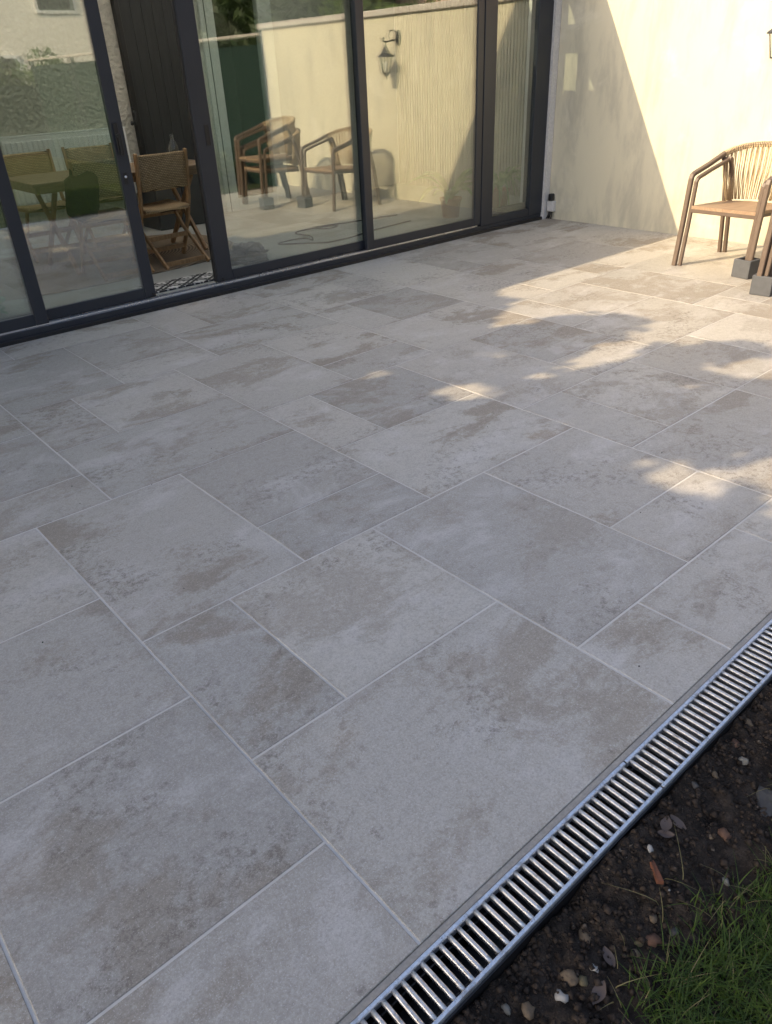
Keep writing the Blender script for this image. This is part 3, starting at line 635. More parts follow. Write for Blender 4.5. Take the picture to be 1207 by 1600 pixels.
# ================================================================== INSIDE THE ROOM
FZ = .035
def make_folding_chair():
    """facing +y (its back towards -y)"""
    c = empty('folding_chair'); W = .225
    for s in (-1, 1):
        # back upright runs down to the front foot, the other leg from the seat to the rear foot
        MB().bar([(s*W, -.10, .875), (s*W, -.075, .70), (s*W, -.035, .50), (s*W, .05, .30), (s*W, .22, 0)], .022, .036, (1, 0, 0)).build('back_upright', M['teak'], c)
        MB().bar([(s*(W-.026), .24, .435), (s*(W-.026), .10, .26), (s*(W-.026), -.24, 0)], .020, .034, (1, 0, 0)).build('leg', M['teak'], c)
        MB().bar([(s*(W-.026), -.06, .430), (s*(W-.026), .30, .440)], .020, .030, (1, 0, 0)).build('seat_rail', M['teak'], c)
    for nm, P in (('stretcher', [(-W+.036, -.205, .030), (W-.036, -.205, .030)]), ('stretcher', [(-W+.01, .165, .085), (W-.01, .165, .085)]), ('stretcher', [(-W+.036, .03, .205), (W-.036, .03, .205)])):
        MB().bar(P, .018, .036, (0, 1, 0)).build(nm, M['teak'], c)
    bk = MB(); V = []; F = []
    N = 9
    for k in range(N):
        x = -W+.018+(2*W-.036)*k/(N-1); sag = -.012*math.sin(math.pi*k/(N-1))
        for (y, z) in ((-.108, .850), (-.098, .862), (-.086, .850), (-.058, .60), (-.068, .588), (-.080, .60)): V.append((x, y+sag, z))
    for k in range(N-1):
        for j in range(6): F.append((k*6+j, k*6+6+j, k*6+6+(j+1) % 6, k*6+(j+1) % 6))
    bk.add(V, F+[tuple(range(6)), tuple((N-1)*6+j for j in range(6))[::-1]], True).build('woven_back', M['weave'], c)
    st = MB(); V = []; F = []
    for k in range(N):
        x = -W+.018+(2*W-.036)*k/(N-1); sag = -.010*math.sin(math.pi*k/(N-1))
        for (y, z) in ((-.055, .452), (-.070, .436), (-.055, .420), (.30, .428), (.315, .444), (.30, .460)): V.append((x, y, z+sag))
    for k in range(N-1):
        for j in range(6): F.append((k*6+j, k*6+6+j, k*6+6+(j+1) % 6, k*6+(j+1) % 6))
    st.add(V, F+[tuple(range(6)), tuple((N-1)*6+j for j in range(6))[::-1]], True).build('woven_seat', M['weave'], c)
    return c
fc = make_folding_chair()
spots = [(2.985, 6.30, R(3), 'woven teak folding chair framed by the open door gap'),
         (2.475, 6.30, R(-2), 'woven teak folding chair just left of the door handle, behind glass'),
         (2.36, 7.50, R(180), 'woven folding chair across the table, farthest left behind the glass'),
         (2.95, 7.52, R(178), 'woven folding chair across the table, in front of the radiator end')]
for i, (x, y, a, lb) in enumerate(spots):
    o = fc if i == 0 else copy_tree(fc)
    o.location = (x, y, FZ+.012); o.rotation_euler = (0, 0, a); tag(o, lb, 'chair', 'woven folding chairs round the table')
# table
tb = empty('folding_table', (2.80, 6.80, FZ+.012), label='slatted wooden table among the folding chairs inside the room', cat='table')
for k in range(7): box('slat', (-.80, -.385+k*.112, .70), (.78, -.385+k*.112+.104, .725), M['tabletop'], tb, ch=.003)
for s in (-1, 1):
    box('apron', (-.74, s*.33-.012, .645), (.72, s*.33+.012, .6995), M['tabletop'], tb)
    for t in (-1, 1): MB().bar([(s*.60+t*.03*0, t*.30, .645), (s*.60, -t*.30, 0)] if s*t > 0 or True else [], .030, .042, (1, 0, 0)).build('leg', M['teak'], tb, loc=(t*.018, 0, 0))
    box('end_rail', (s*.75-.012, -.317, .645), (s*.75+.012, .317, .6995), M['tabletop'], tb)
MB().bar([(-.6, 0, .32), (.6, 0, .32)], .03, .03, (0, 1, 0)).build('stretcher', M['teak'], tb)
# bottle
bt = empty('glass_bottle', (3.36, 6.70, FZ+.738), label='empty clear glass bottle standing on the indoor table', cat='bottle')
MB().lathe([(.034, 0), (.040, .004), (.041, .12), (.034, .150), (.016, .185), (.014, .215), (.017, .217), (.017, .228), (.013, .230)], 16).build('bottle_body', M['clear'], bt)
# cabinet under plastic sheet
cbn = empty('low_cabinet', (3.93, 7.86, FZ), label='low dark cabinet against the plank door behind the table', cat='cabinet')
box('carcass', (-.30, -.02, 0), (.30, .40, .60), M['darkcab'], cbn, ch=.006); box('door', (-.295, -.038, .02), (-.003, -.0205, .57), M['darkcab'], cbn, ch=.004); box('door', (.003, -.038, .02), (.295, -.0205, .57), M['darkcab'], cbn, ch=.004); box('top', (-.31, -.045, .6005), (.31, .41, .622), M['darkcab'], cbn, ch=.004)
def crumple(bm_sub, size, seed, squash=1.0):
    bm = bmesh.new(); bmesh.ops.create_icosphere(bm, subdivisions=bm_sub, radius=1); r = random.Random(seed)
    ph = [(r.uniform(1, 4), r.uniform(0, 6.3), Vector((r.gauss(0,1), r.gauss(0,1), r.gauss(0,1))).normalized()) for _ in range(9)]
    for v in bm.verts:
        k = 1+sum(.085*math.sin(f*3*v.co.dot(d)+p) for f, p, d in ph); v.co = Vector((v.co.x*size[0]*k, v.co.y*size[1]*k, v.co.z*size[2]*k))
    return bm
def bm_link(bm, name, mat, loc, smooth=True, parent=None, rot=(0,0,0), **k):
    me = bpy.data.meshes.new(name); bm.to_mesh(me); bm.free()
    if smooth: me.polygons.foreach_set('use_smooth', [True]*len(me.polygons))
    return link(name, me, mat, parent, loc, rot, **k)
# black bag on the chair, dark bin bag on the floor
bag = empty('shoulder_bag', (2.28, 6.19, .50), label='black soft bag hung at the corner of a folding chair, behind glass', cat='bag')
bb = crumple(3, (1, 1, 1), 3)
for v in bb.verts:
    q = v.co.copy(); e = .55; q = Vector(tuple(math.copysign(abs(c)**e, c) for c in q)); tz = (q.z+1)/2
    v.co = Vector((q.x*(.115+.02*tz)+.03*q.z, q.y*(.065-.03*tz), q.z*.15+.012*math.sin(q.x*5)))
bm_link(bb, 'bag_body', M['fabric'], (0, 0, .17), parent=bag)
MB().tube([(-.06, 0, .28), (-.04, .02, .36), (.04, .03, .375), (.08, .01, .29)], .012, 6).build('strap', M['fabric'], bag)
b2 = crumple(4, (.20, .13, .085), 11)
for v in b2.verts:
    if v.co.z > .03: v.co.z += .035*abs(math.sin(v.co.x*60+1)*math.sin(v.co.y*45))
    v.co.z = max(v.co.z, -.05)
bm_link(b2, 'bin_bag', M['darkcab'], (3.42, 5.78, FZ+.05), smooth=False, label='crumpled dark plastic bag on the floor behind the recessed-handle panel', cat='bag')
# rug and mat
def flat_oval(n, a, b, h, e):
    mb = MB(); P = []
    for k in range(n):
        t = 2*math.pi*k/n; c, s = math.cos(t), math.sin(t); P.append((a*abs(c)**e*(1 if c > 0 else -1), b*abs(s)**e*(1 if s > 0 else -1)))
    V = [(x, y, 0) for x, y in P]+[(x, y, h*.6) for x, y in P]+[(x*.985, y*.985, h) for x, y in P]
    mb.add(V, [tuple(range(n))[::-1], tuple(range(2*n, 3*n))]+[(i+o, (i+1) % n+o, (i+1) % n+n+o, i+n+o) for o in (0, n) for i in range(n)]); return mb
flat_oval(64, 1.38, .88, .011, .72).build('rug', M['rug'], None, loc=(2.42, 6.92, FZ+.0008), label='oval braided jute rug under the indoor table', cat='rug')
dm = MB().box((-.42, -.135, 0), (.42, .135, .010), .003); dm.build('door_mat', M['mat'], None, loc=(2.72, 5.565, FZ+.0008), label='black and white lattice door mat in the open gap', cat='door mat')
# radiator
rd = empty('radiator', (3.0, HY1-.0005, .38), label='white ribbed panel radiator on the rough plaster wall', cat='radiator')
box('panel', (-.62, -.085, 0), (.62, -.045, .62), M['white'], rd, ch=.008); box('top_grille', (-.62, -.084, .6205), (.62, -.010, .635), M['white'], rd, ch=.003); box('bracket', (-.4, -.0445, .1), (-.37, -.001, .55), M['white'], rd); box('bracket', (.37, -.0445, .1), (.4, -.001, .55), M['white'], rd)
rm = MB().add([(-.017,0,0),(.017,0,0),(.010,-.012,.01),(-.010,-.012,.01),(-.017,0,.55),(.017,0,.55),(.010,-.012,.54),(-.010,-.012,.54)], [(0,1,2,3),(7,6,5,4),(3,2,6,7),(0,3,7,4),(2,1,5,6)]).mesh('rib'); rm.materials.append(M['white'])
for k in range(24): link('rib', rm, None, rd, loc=(-.575+k*.05, -.0852, .035))
# cable and hose
def smooth_path(P, n=8):
    P = [Vector(p) for p in P]; out = []
    for i in range(len(P)-1):
        p0, p1, p2, p3 = P[max(i-1,0)], P[i], P[i+1], P[min(i+2,len(P)-1)]
        for k in range(n):
            t = k/n; out.append(.5*((2*p1)+(-p0+p2)*t+(2*p0-5*p1+4*p2-p3)*t*t+(-p0+3*p1-3*p2+p3)*t**3))
    return out+[P[-1]]
z = FZ+.0075
MB().tube(smooth_path([(5.55, 6.02, z), (5.0, 5.95, z), (4.62, 5.86, z), (4.35, 5.85, z), (4.22, 5.95, z), (4.06, 6.10, z), (4.0, 6.18, z), (4.12, 6.22, z), (4.27, 6.15, z+.012), (4.28, 6.02, z+.012), (4.42, 6.25, z), (4.42, 6.5, z), (4.75, 6.55, z), (4.92, 6.45, z), (4.76, 6.40, z), (4.66, 6.52, z+.012), (5.1, 6.5, z), (5.7, 6.4, z)], 7), .0065, 6).build('power_cable', M['rubber'], None, label='dark power cable looped on the indoor floor behind the glass', cat='cable')
hs = []
for k in range(120):
    a = k*2*math.pi/24; rr = .235+.012*math.sin(k*.7); hs.append((1.15+rr*math.cos(a), 5.75+.05*math.sin(a)*0+rr*.55*math.sin(a), FZ+.012+k*.0022+.14*max(0, math.sin(a))*0))
hp = MB().tube(hs, .011, 7); hp.build('garden_hose', M['hose'], None, label='coil of green hose behind the leftmost glass', cat='hose')
# potted plants
def potted(loc, name, label, kind, seed):
    r = random.Random(seed); p = empty(name, loc, label=label, cat='plant', group='house plants behind the right-hand glass')
    MB().lathe([(.085, 0), (.105, .16), (.115, .165), (.115, .19), (.10, .19), (.098, .165), (.02, .16)], 16).build('pot', M['terracotta'], p)
    for k in range(16 if kind == 'broad' else 26):
        a = r.uniform(0, 6.28); L = r.uniform(.32, .55) if kind == 'broad' else r.uniform(.40, .62); wd = r.uniform(.035, .060) if kind == 'broad' else .016
        up_ = r.uniform(.55, 1.2) if kind == 'broad' else r.uniform(.75, 1.1); V = []; N = 8
        for i in range(N+1):
            t = i/N; rad = L*t*(.55+.35*t); zz = .17+L*(up_*t-(.62 if kind == 'broad' else 1.05)*t*t*t)
            ww = wd*math.sin(math.pi*min(1, .06+.94*t))**.7*(1 if kind == 'broad' else 1) if i < N else .001
            cx, cy = rad*math.cos(a), rad*math.sin(a); V += [(cx-ww*math.sin(a), cy+ww*math.cos(a), zz+ww*.25), (cx, cy, zz-ww*.15), (cx+ww*math.sin(a), cy-ww*math.cos(a), zz+ww*.25)]
        F = []
        for i in range(N): F += [(i*3, i*3+1, i*3+4, i*3+3), (i*3+1, i*3+2, i*3+5, i*3+4)]
        MB().add(V, F, True).build('leaf', M['houseplant'], p)
    return p
potted((5.98, 5.86, FZ), 'broad_leaf_plant', 'broad-leaved pot plant behind the lantern panel', 'broad', 2)
potted((6.72, 5.84, FZ), 'arching_plant', 'arching strap-leaved pot plant behind the narrow right pane', 'strap', 5)

# ================================================================== SOIL DETAILS
def stones():
    # x, y, radius, colour, where
    lst = [(.575,.418,.010,'pale','touching the bottom edge of the photo, just below the drain'),(.60,.388,.013,'tan','right of the pale one at the very bottom'),(.665,.362,.012,'white','at the lower left of the soil, largest of the whitish ones'),(.70,.372,.015,'tan','next to the large whitish pebble low in the soil'),(.715,.352,.010,'olive','low in the soil between a tan and a whitish pebble'),(.748,.350,.008,'white','just above the curled leaf low in the soil'),(.79,.402,.014,'tan','alone close to the drain, lower half of the soil'),(.838,.318,.009,'tan','at the tip of the grass, smallest of the trio'),(.862,.324,.010,'olive','beside the orange pebble at the grass tip'),(.885,.308,.015,'rust','longest of the trio at the grass tip'),(.915,.328,.010,'tan','in mid soil just above the grass tip'),(.93,.288,.010,'grey','among the first blades of grass'),(1.02,.405,.008,'white','just above the red wood splinter'),(.978,.335,.006,'white','tiny, just below the red wood splinter'),(1.10,.272,.009,'pale','in the thin grass below the flat grey stone'),(1.19,.325,.014,'rust','left of the flat grey stone'),(1.165,.342,.008,'tan','left of the orange one by the flat stone'),(1.33,.42,.011,'tan','near the drain in the upper soil'),(1.45,.43,.013,'rust','in the upper corner of the soil, near the drain'),(1.42,.395,.011,'pale','in the upper corner of the soil, below the orange one'),(1.53,.44,.011,'tan','uppermost at the right edge of the photo'),(1.25,.43,.008,'grey','close under the drain joint')]
    cols = dict(pale=(.20,.18,.145), tan=(.135,.100,.066), grey=(.065,.062,.060), white=(.30,.285,.26), olive=(.115,.095,.055), rust=(.125,.070,.046))
    mats = {k: simple('stone_'+k, v, .85, 0, .45, 70, .7, 200, .2) for k, v in cols.items()}
    word = dict(pale='pale beige', tan='tan', grey='dark grey', white='whitish', olive='olive brown', rust='orange-brown')
    for i, (x, y, r_, c, wh) in enumerate(lst):
        bm = crumple(2, (r_*1.15, r_*.85, r_*.62), 100+i); z = ground_z(x, y)
        bm_link(bm, 'pebble', mats[c], (x, y, z-r_*.05), rot=(random.uniform(-.3,.3), random.uniform(-.3,.3), random.uniform(0,3)), label=f'{word[c]} pebble {wh}', cat='pebble', group='pebbles in the soil')
stones()
x, y = .985, .372
ck = MB().add([(-.008,-.024,0),(.006,-.027,0),(.009,.026,0),(-.004,.021,0),(-.006,-.022,.007),(.005,-.024,.009),(.006,.022,.006),(-.003,.018,.008)], [(3,2,1,0),(4,5,6,7),(0,1,5,4),(1,2,6,5),(2,3,7,6),(3,0,4,7)]); ck.build('wood_chip', simple('red_wood', (.13, .046, .022), .8, 0, .5, 90), None, loc=(x, y, ground_z(x, y)-.001), rot=(.1, .12, R(-32)), label='reddish splinter of wood on the soil near the drain', cat='wood chip')
bs = crumple(2, (.042, .028, .012), 77); bm_link(bs, 'flat_stone', simple('slate', (.052, .049, .046), .8, 0, .2, 30), (1.345, .300, ground_z(1.345, .300)+.006), rot=(0, 0, .6), smooth=False, label='flat grey stone half buried at the right edge of the soil', cat='stone')
dl = simple('dead_leaf', (.085, .062, .052), .7, 0, .35, 40, .4)
LV = [(1.10,.415,.030,.4,'largest of three dead leaves close to the drain'),(1.13,.405,.026,1.5,'dark dead leaf right of the largest one by the drain'),(1.08,.405,.022,2.2,'smallest of three dead leaves close to the drain'),(.79,.345,.026,1.1,'pointed grey-brown dead leaf in the lower soil, alone'),(.72,.318,.030,.2,'flat brown dead leaf low in the soil at the grass foot')]
for i, (x, y, s, a, lb) in enumerate(LV):
    V = []; N = 6
    for k in range(N+1):
        t = k/N; wdt = s*.42*math.sin(math.pi*(.04+.93*t)); V += [((t-.5)*s*1.6, -wdt, .006+.008*abs(t-.5)), ((t-.5)*s*1.6, 0, .002+.006*abs(t-.5)), ((t-.5)*s*1.6, wdt, .007)]
    F = []
    for k in range(N): F += [(k*3, k*3+3, k*3+4, k*3+1), (k*3+1, k*3+4, k*3+5, k*3+2)]
    MB().add(V, F, True).build('dead_leaf', dl, None, loc=(x, y, ground_z(x, y)+.001), rot=(random.uniform(-.2,.2), random.uniform(-.2,.2), a), label=lb, cat='leaf', group='dead leaves on the soil')
def crumbs():
    n = 11000; xs = rng.uniform(.35, 2.0, n); ys = .455-.42*rng.random(n)**1.3; s = .0012+.0095*rng.random(n)**4.2
    base = np.array([(1,0,0),(-1,0,0),(0,1,0),(0,-1,0),(0,0,1),(0,0,-1)], float); fc_ = np.array([(0,2,4),(2,1,4),(1,3,4),(3,0,4),(2,0,5),(1,2,5),(3,1,5),(0,3,5)])
    z = np.array([ground_z(a, b) for a, b in zip(xs, ys)])
    V = base[None]*(s[:, None, None]*rng.uniform(.6, 1.3, (n, 6, 1))); an = rng.uniform(0, 6.28, n); c, si = np.cos(an), np.sin(an)
    V = np.stack([V[...,0]*c[:,None]-V[...,1]*si[:,None], V[...,0]*si[:,None]+V[...,1]*c[:,None], V[...,2]*.8], -1)+np.stack([xs, ys, z], -1)[:, None, :]
    F = (fc_[None]+6*np.arange(n)[:, None, None]).reshape(-1, 3)
    me = np_mesh('soil_crumbs', V.reshape(-1, 3), F)
    t = NT('soil_crumb'); p = t.pos(); q = t.noise(p, 60, 3); c_ = t.mix(t.ramp(q, .3, .6), (.016, .012, .0095), (.046, .034, .026)); c_ = t.mix(t.ramp(t.noise(t.vadd(p, (4, 4, 4)), 45, 2), .66, .76), c_, (.22, .18, .14))
    link('soil_crumbs', me, t.done(t.pbsdf(c_, .9, 0, None, .2)), label='loose dark crumbs of soil and grit beside the drain', cat='soil', kind='stuff')
crumbs()
def blades(name, n, dens, hgt, mat, label, seed, x0, x1, y0, y1, lean=.5, wdt=.0016):
    r = np.random.default_rng(seed); xs = r.uniform(x0, x1, n*4); ys = r.uniform(y0, y1, n*4); k = r.random(n*4) < dens(xs, ys); xs, ys = xs[k][:n], ys[k][:n]; n = len(xs)
    z = np.array([ground_z(a, b) for a, b in zip(xs, ys)])-.004
    h = hgt*r.uniform(.45, 1.25, n); a = r.uniform(0, 6.28, n); ln_ = lean*r.uniform(.2, 1.4, n)*h; w_ = wdt*r.uniform(.6, 1.3, n); S = 4; V = []
    ox, oy = np.cos(a), np.sin(a)
    for i in range(S+1):
        t = i/S; px = xs+ox*ln_*t*t; py = ys+oy*ln_*t*t; pz = z+h*(t-.25*t*t*(ln_/h)); ww = w_*(1-t)**.7+.00015
        V.append(np.stack([px-oy*ww, py+ox*ww, pz], -1)); V.append(np.stack([px+oy*ww, py-ox*ww, pz], -1))
    V = np.stack(V, 1); m = 2*(S+1)
    F = np.array([(2*i, 2*i+1, 2*i+3, 2*i+2) for i in range(S)]); F = (F[None]+m*np.arange(n)[:, None, None]).reshape(-1, 4)
    link(name, np_mesh(name, V.reshape(-1, 3), F), mat, label=label, cat='grass', kind='stuff')
def edge(x, y):
    b = .285+.035*np.sin(x*9.0)+.02*np.sin(x*23+y*31)-.16*np.clip(.80-x, 0, .5)+.03*np.clip(x-1.1, 0, .3); return b
blades('lawn_grass', 15000, lambda x, y: np.clip((edge(x, y)-y)/.11, 0, 1)**1.5, .046, M['grass'], 'green lawn grass at the lower right corner', 3, .55, 1.7, -.3, .34, 1.25, .0013)
blades('lawn_grass', 26000, lambda x, y: np.where((y > -.25)&(x > .6)&(x < 1.7), 0, np.clip((.28-y)/.15, 0, 1)), .055, M['grass'], 'green lawn grass stretching away behind the soil strip', 4, -2.5, 5.5, -2.6, .3, .9, .0022)
blades('dry_grass', 420, lambda x, y: np.clip((edge(x, y)+.07-y)/.10, 0, 1), .055, M['straw'], 'dry straw-coloured grass stems at the lawn edge', 5, .55, 1.7, -.2, .40, 1.5, .0010)

# ================================================================== GARDEN BEHIND THE CAMERA (seen in the glass, and casting shade)
def leaf_cloud(P, size, seed, flat=.5):
    """P (n,3) centres -> one quad leaf each"""
    r = np.random.default_rng(seed); n = len(P); s = size*r.uniform(.6, 1.35, n)
    a = r.normal(size=(n, 3)); a /= np.linalg.norm(a, axis=1)[:, None]; b = r.normal(size=(n, 3)); b -= a*(a*b).sum(1)[:, None]; b /= np.linalg.norm(b, axis=1)[:, None]
    V = np.stack([P-a*s[:, None], P+b*s[:, None]*flat, P+a*s[:, None], P-b*s[:, None]*flat], 1)
    return V.reshape(-1, 3), np.arange(4*n).reshape(-1, 4)
def crown_points(blobs, n, seed):
    r = np.random.default_rng(seed); vol = np.array([b[3]*b[4]*b[5] for b in blobs]); idx = r.choice(len(blobs), n, p=vol**.8/(vol**.8).sum()); B = np.array(blobs)[idx]
    d = r.normal(size=(n, 3)); d /= np.linalg.norm(d, axis=1)[:, None]; rad = r.random(n)**.38
    return B[:, :3]+d*rad[:, None]*B[:, 3:6]
def plant(name, label, loc, blobs, n, leaf, mat, cat='shrub', group=None, trunk=None, seed=1, flat=.5):
    o = empty(name, loc, label=label, cat=cat, group=group)
    V, F = leaf_cloud(crown_points(blobs, n, seed), leaf, seed+50, flat); link('crown', np_mesh('crown', V, F), mat, o)
    tm = MB()
    for P, r0 in (trunk or []): tm.tube(P, r0, 8, scale=[1-.75*i/(len(P)-1) for i in range(len(P))])
    if trunk: tm.build('trunk', M['bark'], o)
    return o
# shade tree at the left: leaves wherever its shadow falls, gaps where sun patches reach the paving
f_px = 1159.06
_cm = sc.camera.matrix_world.copy()
def px_floor(x, y):
    d = (_cm.to_3x3() @ Vector(((x-603.5)/f_px, -(y-800)/f_px, -1))); t = -CAM_H/d.z; return (d.x*t, d.y*t)
LIT = [[(1300,260),(900,405),(846,436),(824,452),(816,467),(796,479),(774,499),(765,510),(774,513),(796,508),(831,499),(863,489),(900,494),(930,486),(975,492),(1010,498),(1018,508),(990,516),(975,524),(990,530),(1040,535),(1070,545),(1110,533),(1160,530),(1207,546),(1300,560)],
       [(815,636+0),(812,590),(850,588),(905,574),(868,569),(918,555),(939,540),(989,534),(1010,543),(983,552),(948,564),(909,576),(870,588),(830,596),(815,590)][1:],
       [(668,612),(690,606),(720,602),(755,603),(765,612),(745,622),(715,626),(690,622)], [(748,551),(770,548),(795,552),(775,557),(755,557)], [(742,520),(772,515),(765,521),(745,523)],
       [(555,592),(590,582),(612,578),(600,586),(570,596)], [(850,663),(880,655),(896,658),(870,666)], [(812,683),(835,680),(842,685),(820,690)], [(876,672),(890,668),(888,674)],
       [(993,742),(1010,727),(1050,722),(1072,730),(1060,736),(1090,731),(1115,740),(1120,752),(1100,772),(1085,779),(1060,768),(1045,764),(1010,752)],
       [(1110,730),(1150,718),(1160,722),(1140,732)], [(1135,740),(1175,727),(1230,722),(1300,735),(1260,770),(1190,775),(1165,768),(1185,758),(1150,748)], [(1185,790),(1300,770),(1300,800),(1200,805)], [(1180,812),(1207,806),(1240,812),(1200,822)],
       [(1085,575),(1140,568),(1207,560),(1300,560),(1300,590),(1207,588),(1150,592),(1110,585)], [(1035,606),(1060,600),(1100,603),(1070,610)]]
LITF = [np.array([px_floor(*q) for q in L]) for L in LIT]
def inside(px, py, poly):
    c = np.zeros(len(px), bool); n = len(poly)
    for i in range(n):
        x0, y0 = poly[i]; x1, y1 = poly[(i+1) % n]
        if y1 == y0: continue
        k = ((y0 > py) != (y1 > py)) & (px < (x1-x0)*(py-y0)/(y1-y0)+x0); c ^= k
    return c
def shade_tree():
    r = np.random.default_rng(21); n = 105000
    fx = r.uniform(-2.6, 5.2, n); fy = r.uniform(-2.4, 4.0, n); kk = (fx > -1.5) | (fy < 1.2); fx, fy = fx[kk], fy[kk]; n = len(fx)
    k = np.ones(n, bool)
    for L in LITF:
        for dx, dy in [(0,0)]+[(.075*math.cos(q), .075*math.sin(q)) for q in [i*math.pi/4 for i in range(8)]]: k &= ~(inside(fx+dx, fy+dy, L) & ((r.random(n) < .55) if dx or dy else (r.random(n) < .985)))
    k &= ~((fx > 4.25+.25*np.sin(fy*5)) & (fy > 1.55)) | (r.random(n) < 0)
    k &= ~(fx > 4.8)
    fx, fy = fx[k], fy[k]; n = len(fx)
    # the crown is a thick slab across the light, lumpy in depth
    t = 2.45+.25*np.sin(fx*1.1+fy*.7)+r.normal(0, .22, n); t = np.clip(t, 1.95, 3.4)
    P = np.stack([fx-2.7*t, fy+1.0*t, 1.836*t], -1)
    o = empty('shade_tree', (-8.3, 3.0, -.044), label='broad tree left of the patio whose leaves dapple the paving', cat='tree')
    P -= np.array([-8.3, 3.0, -.062])
    V, F = leaf_cloud(P, .062, 33, .62); link('crown', np_mesh('crown', V, F), M['leaf'], o)
    tm = MB(); tm.tube([(0,0,-.1),(.05,.02,1.2),(-.05,.1,2.4),(.1,.3,3.6),(.0,.5,4.8),(-.2,.8,5.8)], .24, 10, scale=[1.25,1,.85,.65,.45,.2])
    for q in range(13):
        a = q*2.4; h = 2.5+.22*q; L = 2.9-.09*q; d = Vector((math.cos(a), math.sin(a)*.9, .55)); s = Vector((0, .1+.08*q*.4, h)); tm.tube([s, s+d*L*.4+Vector((0,0,.1)), s+d*L*.75+Vector((0,0,.15)), s+d*L], .085, 6, scale=[1,.7,.4,.12])
    tm.build('trunk', M['bark'], o)
shade_tree()
# side fence continuing the line of the wall
sf = empty('side_fence', (XW+.02, -4.4, -.044), label='dark green mesh fence continuing the garden wall, mirrored in the glass', cat='fence')
box('kerb', (-.03, -4.6, -.1), (.05, 4.70, .20), M['fence'], sf)
for k in range(4): box('mesh_panel', (.004, -4.6+k*2.325+.03, .201), (.020, -4.6+(k+1)*2.325-.03, 1.80), M['fence'], sf)
for k in range(5): box('post', (-.012, -4.6+k*2.325-.028, .201), (.044, -4.6+k*2.325+.028, 1.90), M['alu'], sf)
MB().bar([(-.01, -4.6, 1.915), (-.01, 4.68, 1.915)], .10, .03, (1,0,0)).build('top_rail', M['coping'], sf)
# back fence
bf = empty('back_fence', (0, -9.5, -.044), label='low green mesh fence at the bottom of the garden, mirrored in the left glass', cat='fence')
for k in range(8): box('mesh_panel', (-9+k*2+.03, -.008, .05), (-7+k*2-.03, .008, 1.45), M['fence'], bf)
for k in range(9): box('post', (-9+k*2-.028, -.028, 0), (-9+k*2+.028, .028, 1.55), M['alu'], bf)
def blob_row(seed, w_, h, d, n):
    r = random.Random(seed); return [(r.uniform(-w_/2, w_/2), r.uniform(-d/3, d/3), r.uniform(h*.35, h*.75), r.uniform(.3, .5)*w_*.7, d*.5, h*r.uniform(.22, .34)) for _ in range(n)]
names = ['leftmost bushy hedge shrub', 'second hedge shrub from the left', 'middle hedge shrub', 'hedge shrub with loose twigs', 'rightmost hedge shrub']
for k in range(5):
    x = -3.4+k*2.5; h = [2.3, 2.0, 2.2, 2.6, 2.4][k]
    plant('hedge_shrub', names[k]+' over the green back fence, seen mirrored', (x, -10.6, -.044), blob_row(k+3, 2.3, h, 1.3, 8), 3600, .075, M['leafpale' if k % 2 else 'leaf'], 'shrub', 'hedge shrubs behind the back fence', [([(0,0,0),(.05,0,.5*h),(.1,.05,.8*h)], .05)], seed=60+k)
for k, (x, y, h) in enumerate([(8.2, -.6, 4.6), (8.4, -2.3, 5.2), (8.1, -4.2, 4.8), (8.3, -6.4, 5.4)]):
    bl = [(0, 0, h*(.12+.088*i), 1.35*(1-.075*i), 1.35*(1-.075*i), h*.10) for i in range(10)]
    plant('conifer', ['conifer nearest the end of the cream wall', 'second conifer beyond the side fence', 'third conifer beyond the side fence', 'farthest conifer beyond the side fence'][k]+', mirrored in the glass', (x, y, -.044), bl, 13000, .12, M['leafdark'], 'tree', 'conifers beyond the side fence', [([(0,0,0),(0,0,h*.5),(0,0,h*.95)], .12)], seed=90+k, flat=.3)
for k, (y, h, w_) in enumerate([(1.35, 2.35, 1.1), (2.45, 2.22, 1.0), (3.5, 2.12, .9)]):
    plant('wall_shrub', ['tallest leafy shrub rising behind the wall coping', 'middle leafy shrub rising behind the wall coping', 'lowest leafy shrub behind the wall coping, nearest the house'][k], (7.35, y, -.044), [(0, 0, h*.55, .42, w_*.5, h*.42), (.1, .15, h*.8, .3, w_*.4, h*.2), (-.05, -.25, h*.75, .28, w_*.35, h*.22)], 2600, .05, M['leafpale'], 'shrub', 'shrubs behind the garden wall', [([(0,0,0),(.02,0,h*.5),(.04,0,h*.8)], .035)], seed=120+k)
for k, (x, y, h, lb) in enumerate([(11.2, -5.6, 6.5, 'broad dark tree behind the conifers, nearer the pink house'), (12.6, -10.5, 7.5, 'tallest broad tree behind the conifers, farther off')]):
    plant('broad_tree', lb, (x, y, -.044), [(0,0,h*.55,2.4,2.6,h*.38),(.6,1.2,h*.7,1.5,1.6,h*.25),(-.5,-1.3,h*.65,1.6,1.6,h*.28),(0,.5,h*.3,1.9,2.2,h*.2)], 15000, .15, M['leafdark'], 'tree', 'trees beyond the side fence', [([(0,0,0),(.1,0,h*.35),(.05,.1,h*.75)], .22)], seed=160+k)
plant('fence_bush', 'dark low bush at the foot of the side fence, mirrored behind the chairs', (6.25, -.9, -.044), [(0,0,.25,.28,.7,.25),(0,.4,.2,.2,.35,.2)], 2200, .05, M['leafdark'], 'shrub', seed=140)
plant('flower_bush', 'low garden bush with a red flower, mirrored in the left glass', (3.0, -5.2, -.044), [(0,0,.45,.6,.5,.45),(.5,.1,.35,.45,.4,.35)], 2600, .055, M['leafpale'], 'shrub', seed=141)
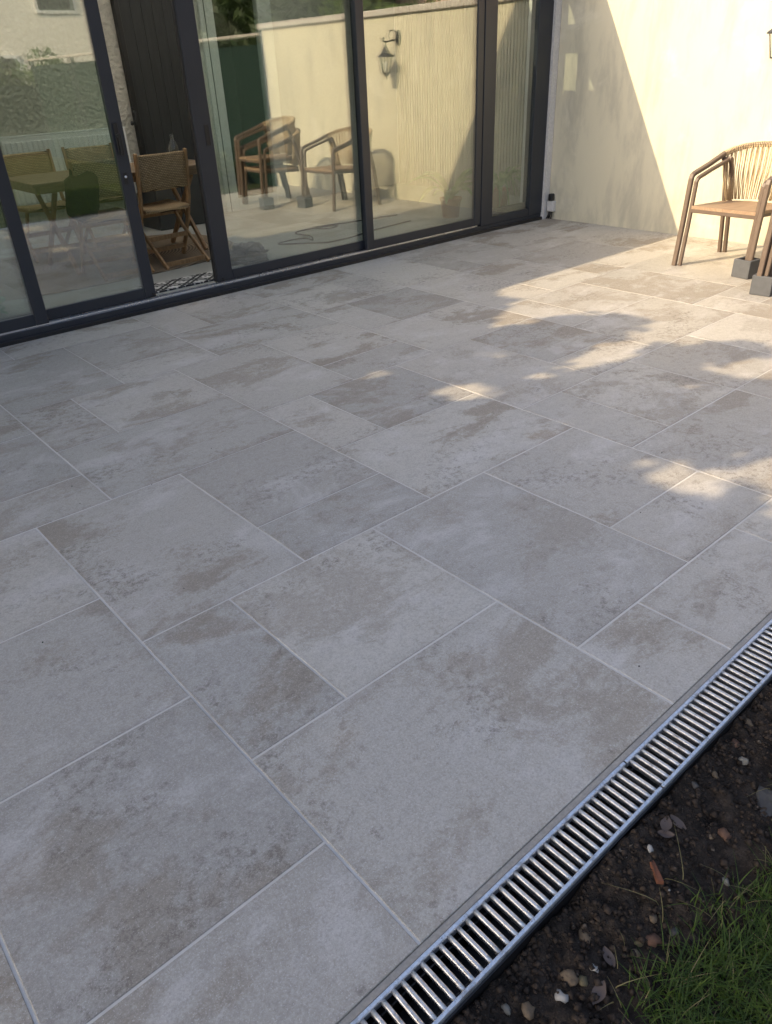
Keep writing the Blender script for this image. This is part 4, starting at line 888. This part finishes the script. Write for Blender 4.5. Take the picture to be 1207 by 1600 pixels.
# neighbouring houses
def neighbour(name, loc, w_, d, h, wallm, label, rz, wins):
    o = empty(name, loc, rz, label=label, cat='house')
    box('wall', (-w_/2, -d/2, 0), (w_/2, d/2, h), wallm, o)
    rf = MB(); ov = .4; V = [(-w_/2-ov, -d/2-ov, h), (w_/2+ov, -d/2-ov, h), (w_/2+ov, d/2+ov, h), (-w_/2-ov, d/2+ov, h), (-w_/2-ov, 0, h+d*.36), (w_/2+ov, 0, h+d*.36)]
    rf.add([(x, y, z+.002) for x, y, z in V], [(0,1,5,4), (2,3,4,5), (0,4,3), (1,2,5), (3,2,1,0)]); rf.build('roof', M['rooftile'], o)
    for (x, z, ww, hh) in wins:
        wn = box('window', (x-ww/2, d/2+.001, z), (x+ww/2, d/2+.05, z+hh), M['white'], o); box('pane', (x-ww/2+.08, d/2+.051, z+.08), (x+ww/2-.08, d/2+.06, z+hh-.08), M['darkcab'], wn)
    return o
neighbour('pale_house', (4.0, -19.5, -.044), 15, 8, 5.6, M['houserender'], 'pale rendered neighbouring house beyond the back hedge, mirrored at the top left', 0, [(-5, 3.2, 1.2, 1.3), (-1.5, 3.2, 1.2, 1.3), (2.5, 3.2, 1.2, 1.3), (6, 3.2, 1.2, 1.3), (-3, .9, 1.2, 1.3), (4, .9, 1.2, 1.3)])
neighbour('pink_house', (17.5, 1.0, -.044), 12, 8, 5.2, M['pinkrender'], 'pinkish neighbouring house beyond the garden wall, mirrored above the coping', R(90), [(-3, 3.0, 1.1, 1.3), (2.5, 3.0, 1.1, 1.3)])

def grit():
    r = np.random.default_rng(9); n = 150; xs = r.uniform(-.3, 4.5, n); ys = r.uniform(.65, 4.9, n); s_ = .0008+.0022*r.random(n)**3
    base = np.array([(1,0,0),(-1,0,0),(0,1,0),(0,-1,0),(0,0,1),(0,0,-1)], float); fc_ = np.array([(0,2,4),(2,1,4),(1,3,4),(3,0,4),(2,0,5),(1,2,5),(3,1,5),(0,3,5)])
    V = base[None]*(s_[:, None, None]*r.uniform(.6, 1.5, (n, 6, 1)))+np.stack([xs, ys, np.full(n, .001)], -1)[:, None, :]
    F = (fc_[None]+6*np.arange(n)[:, None, None]).reshape(-1, 3)
    link('paving_grit', np_mesh('paving_grit', V.reshape(-1, 3), F), M['black'], label='tiny dark specks of grit scattered over the paving', cat='grit', kind='stuff')
grit()
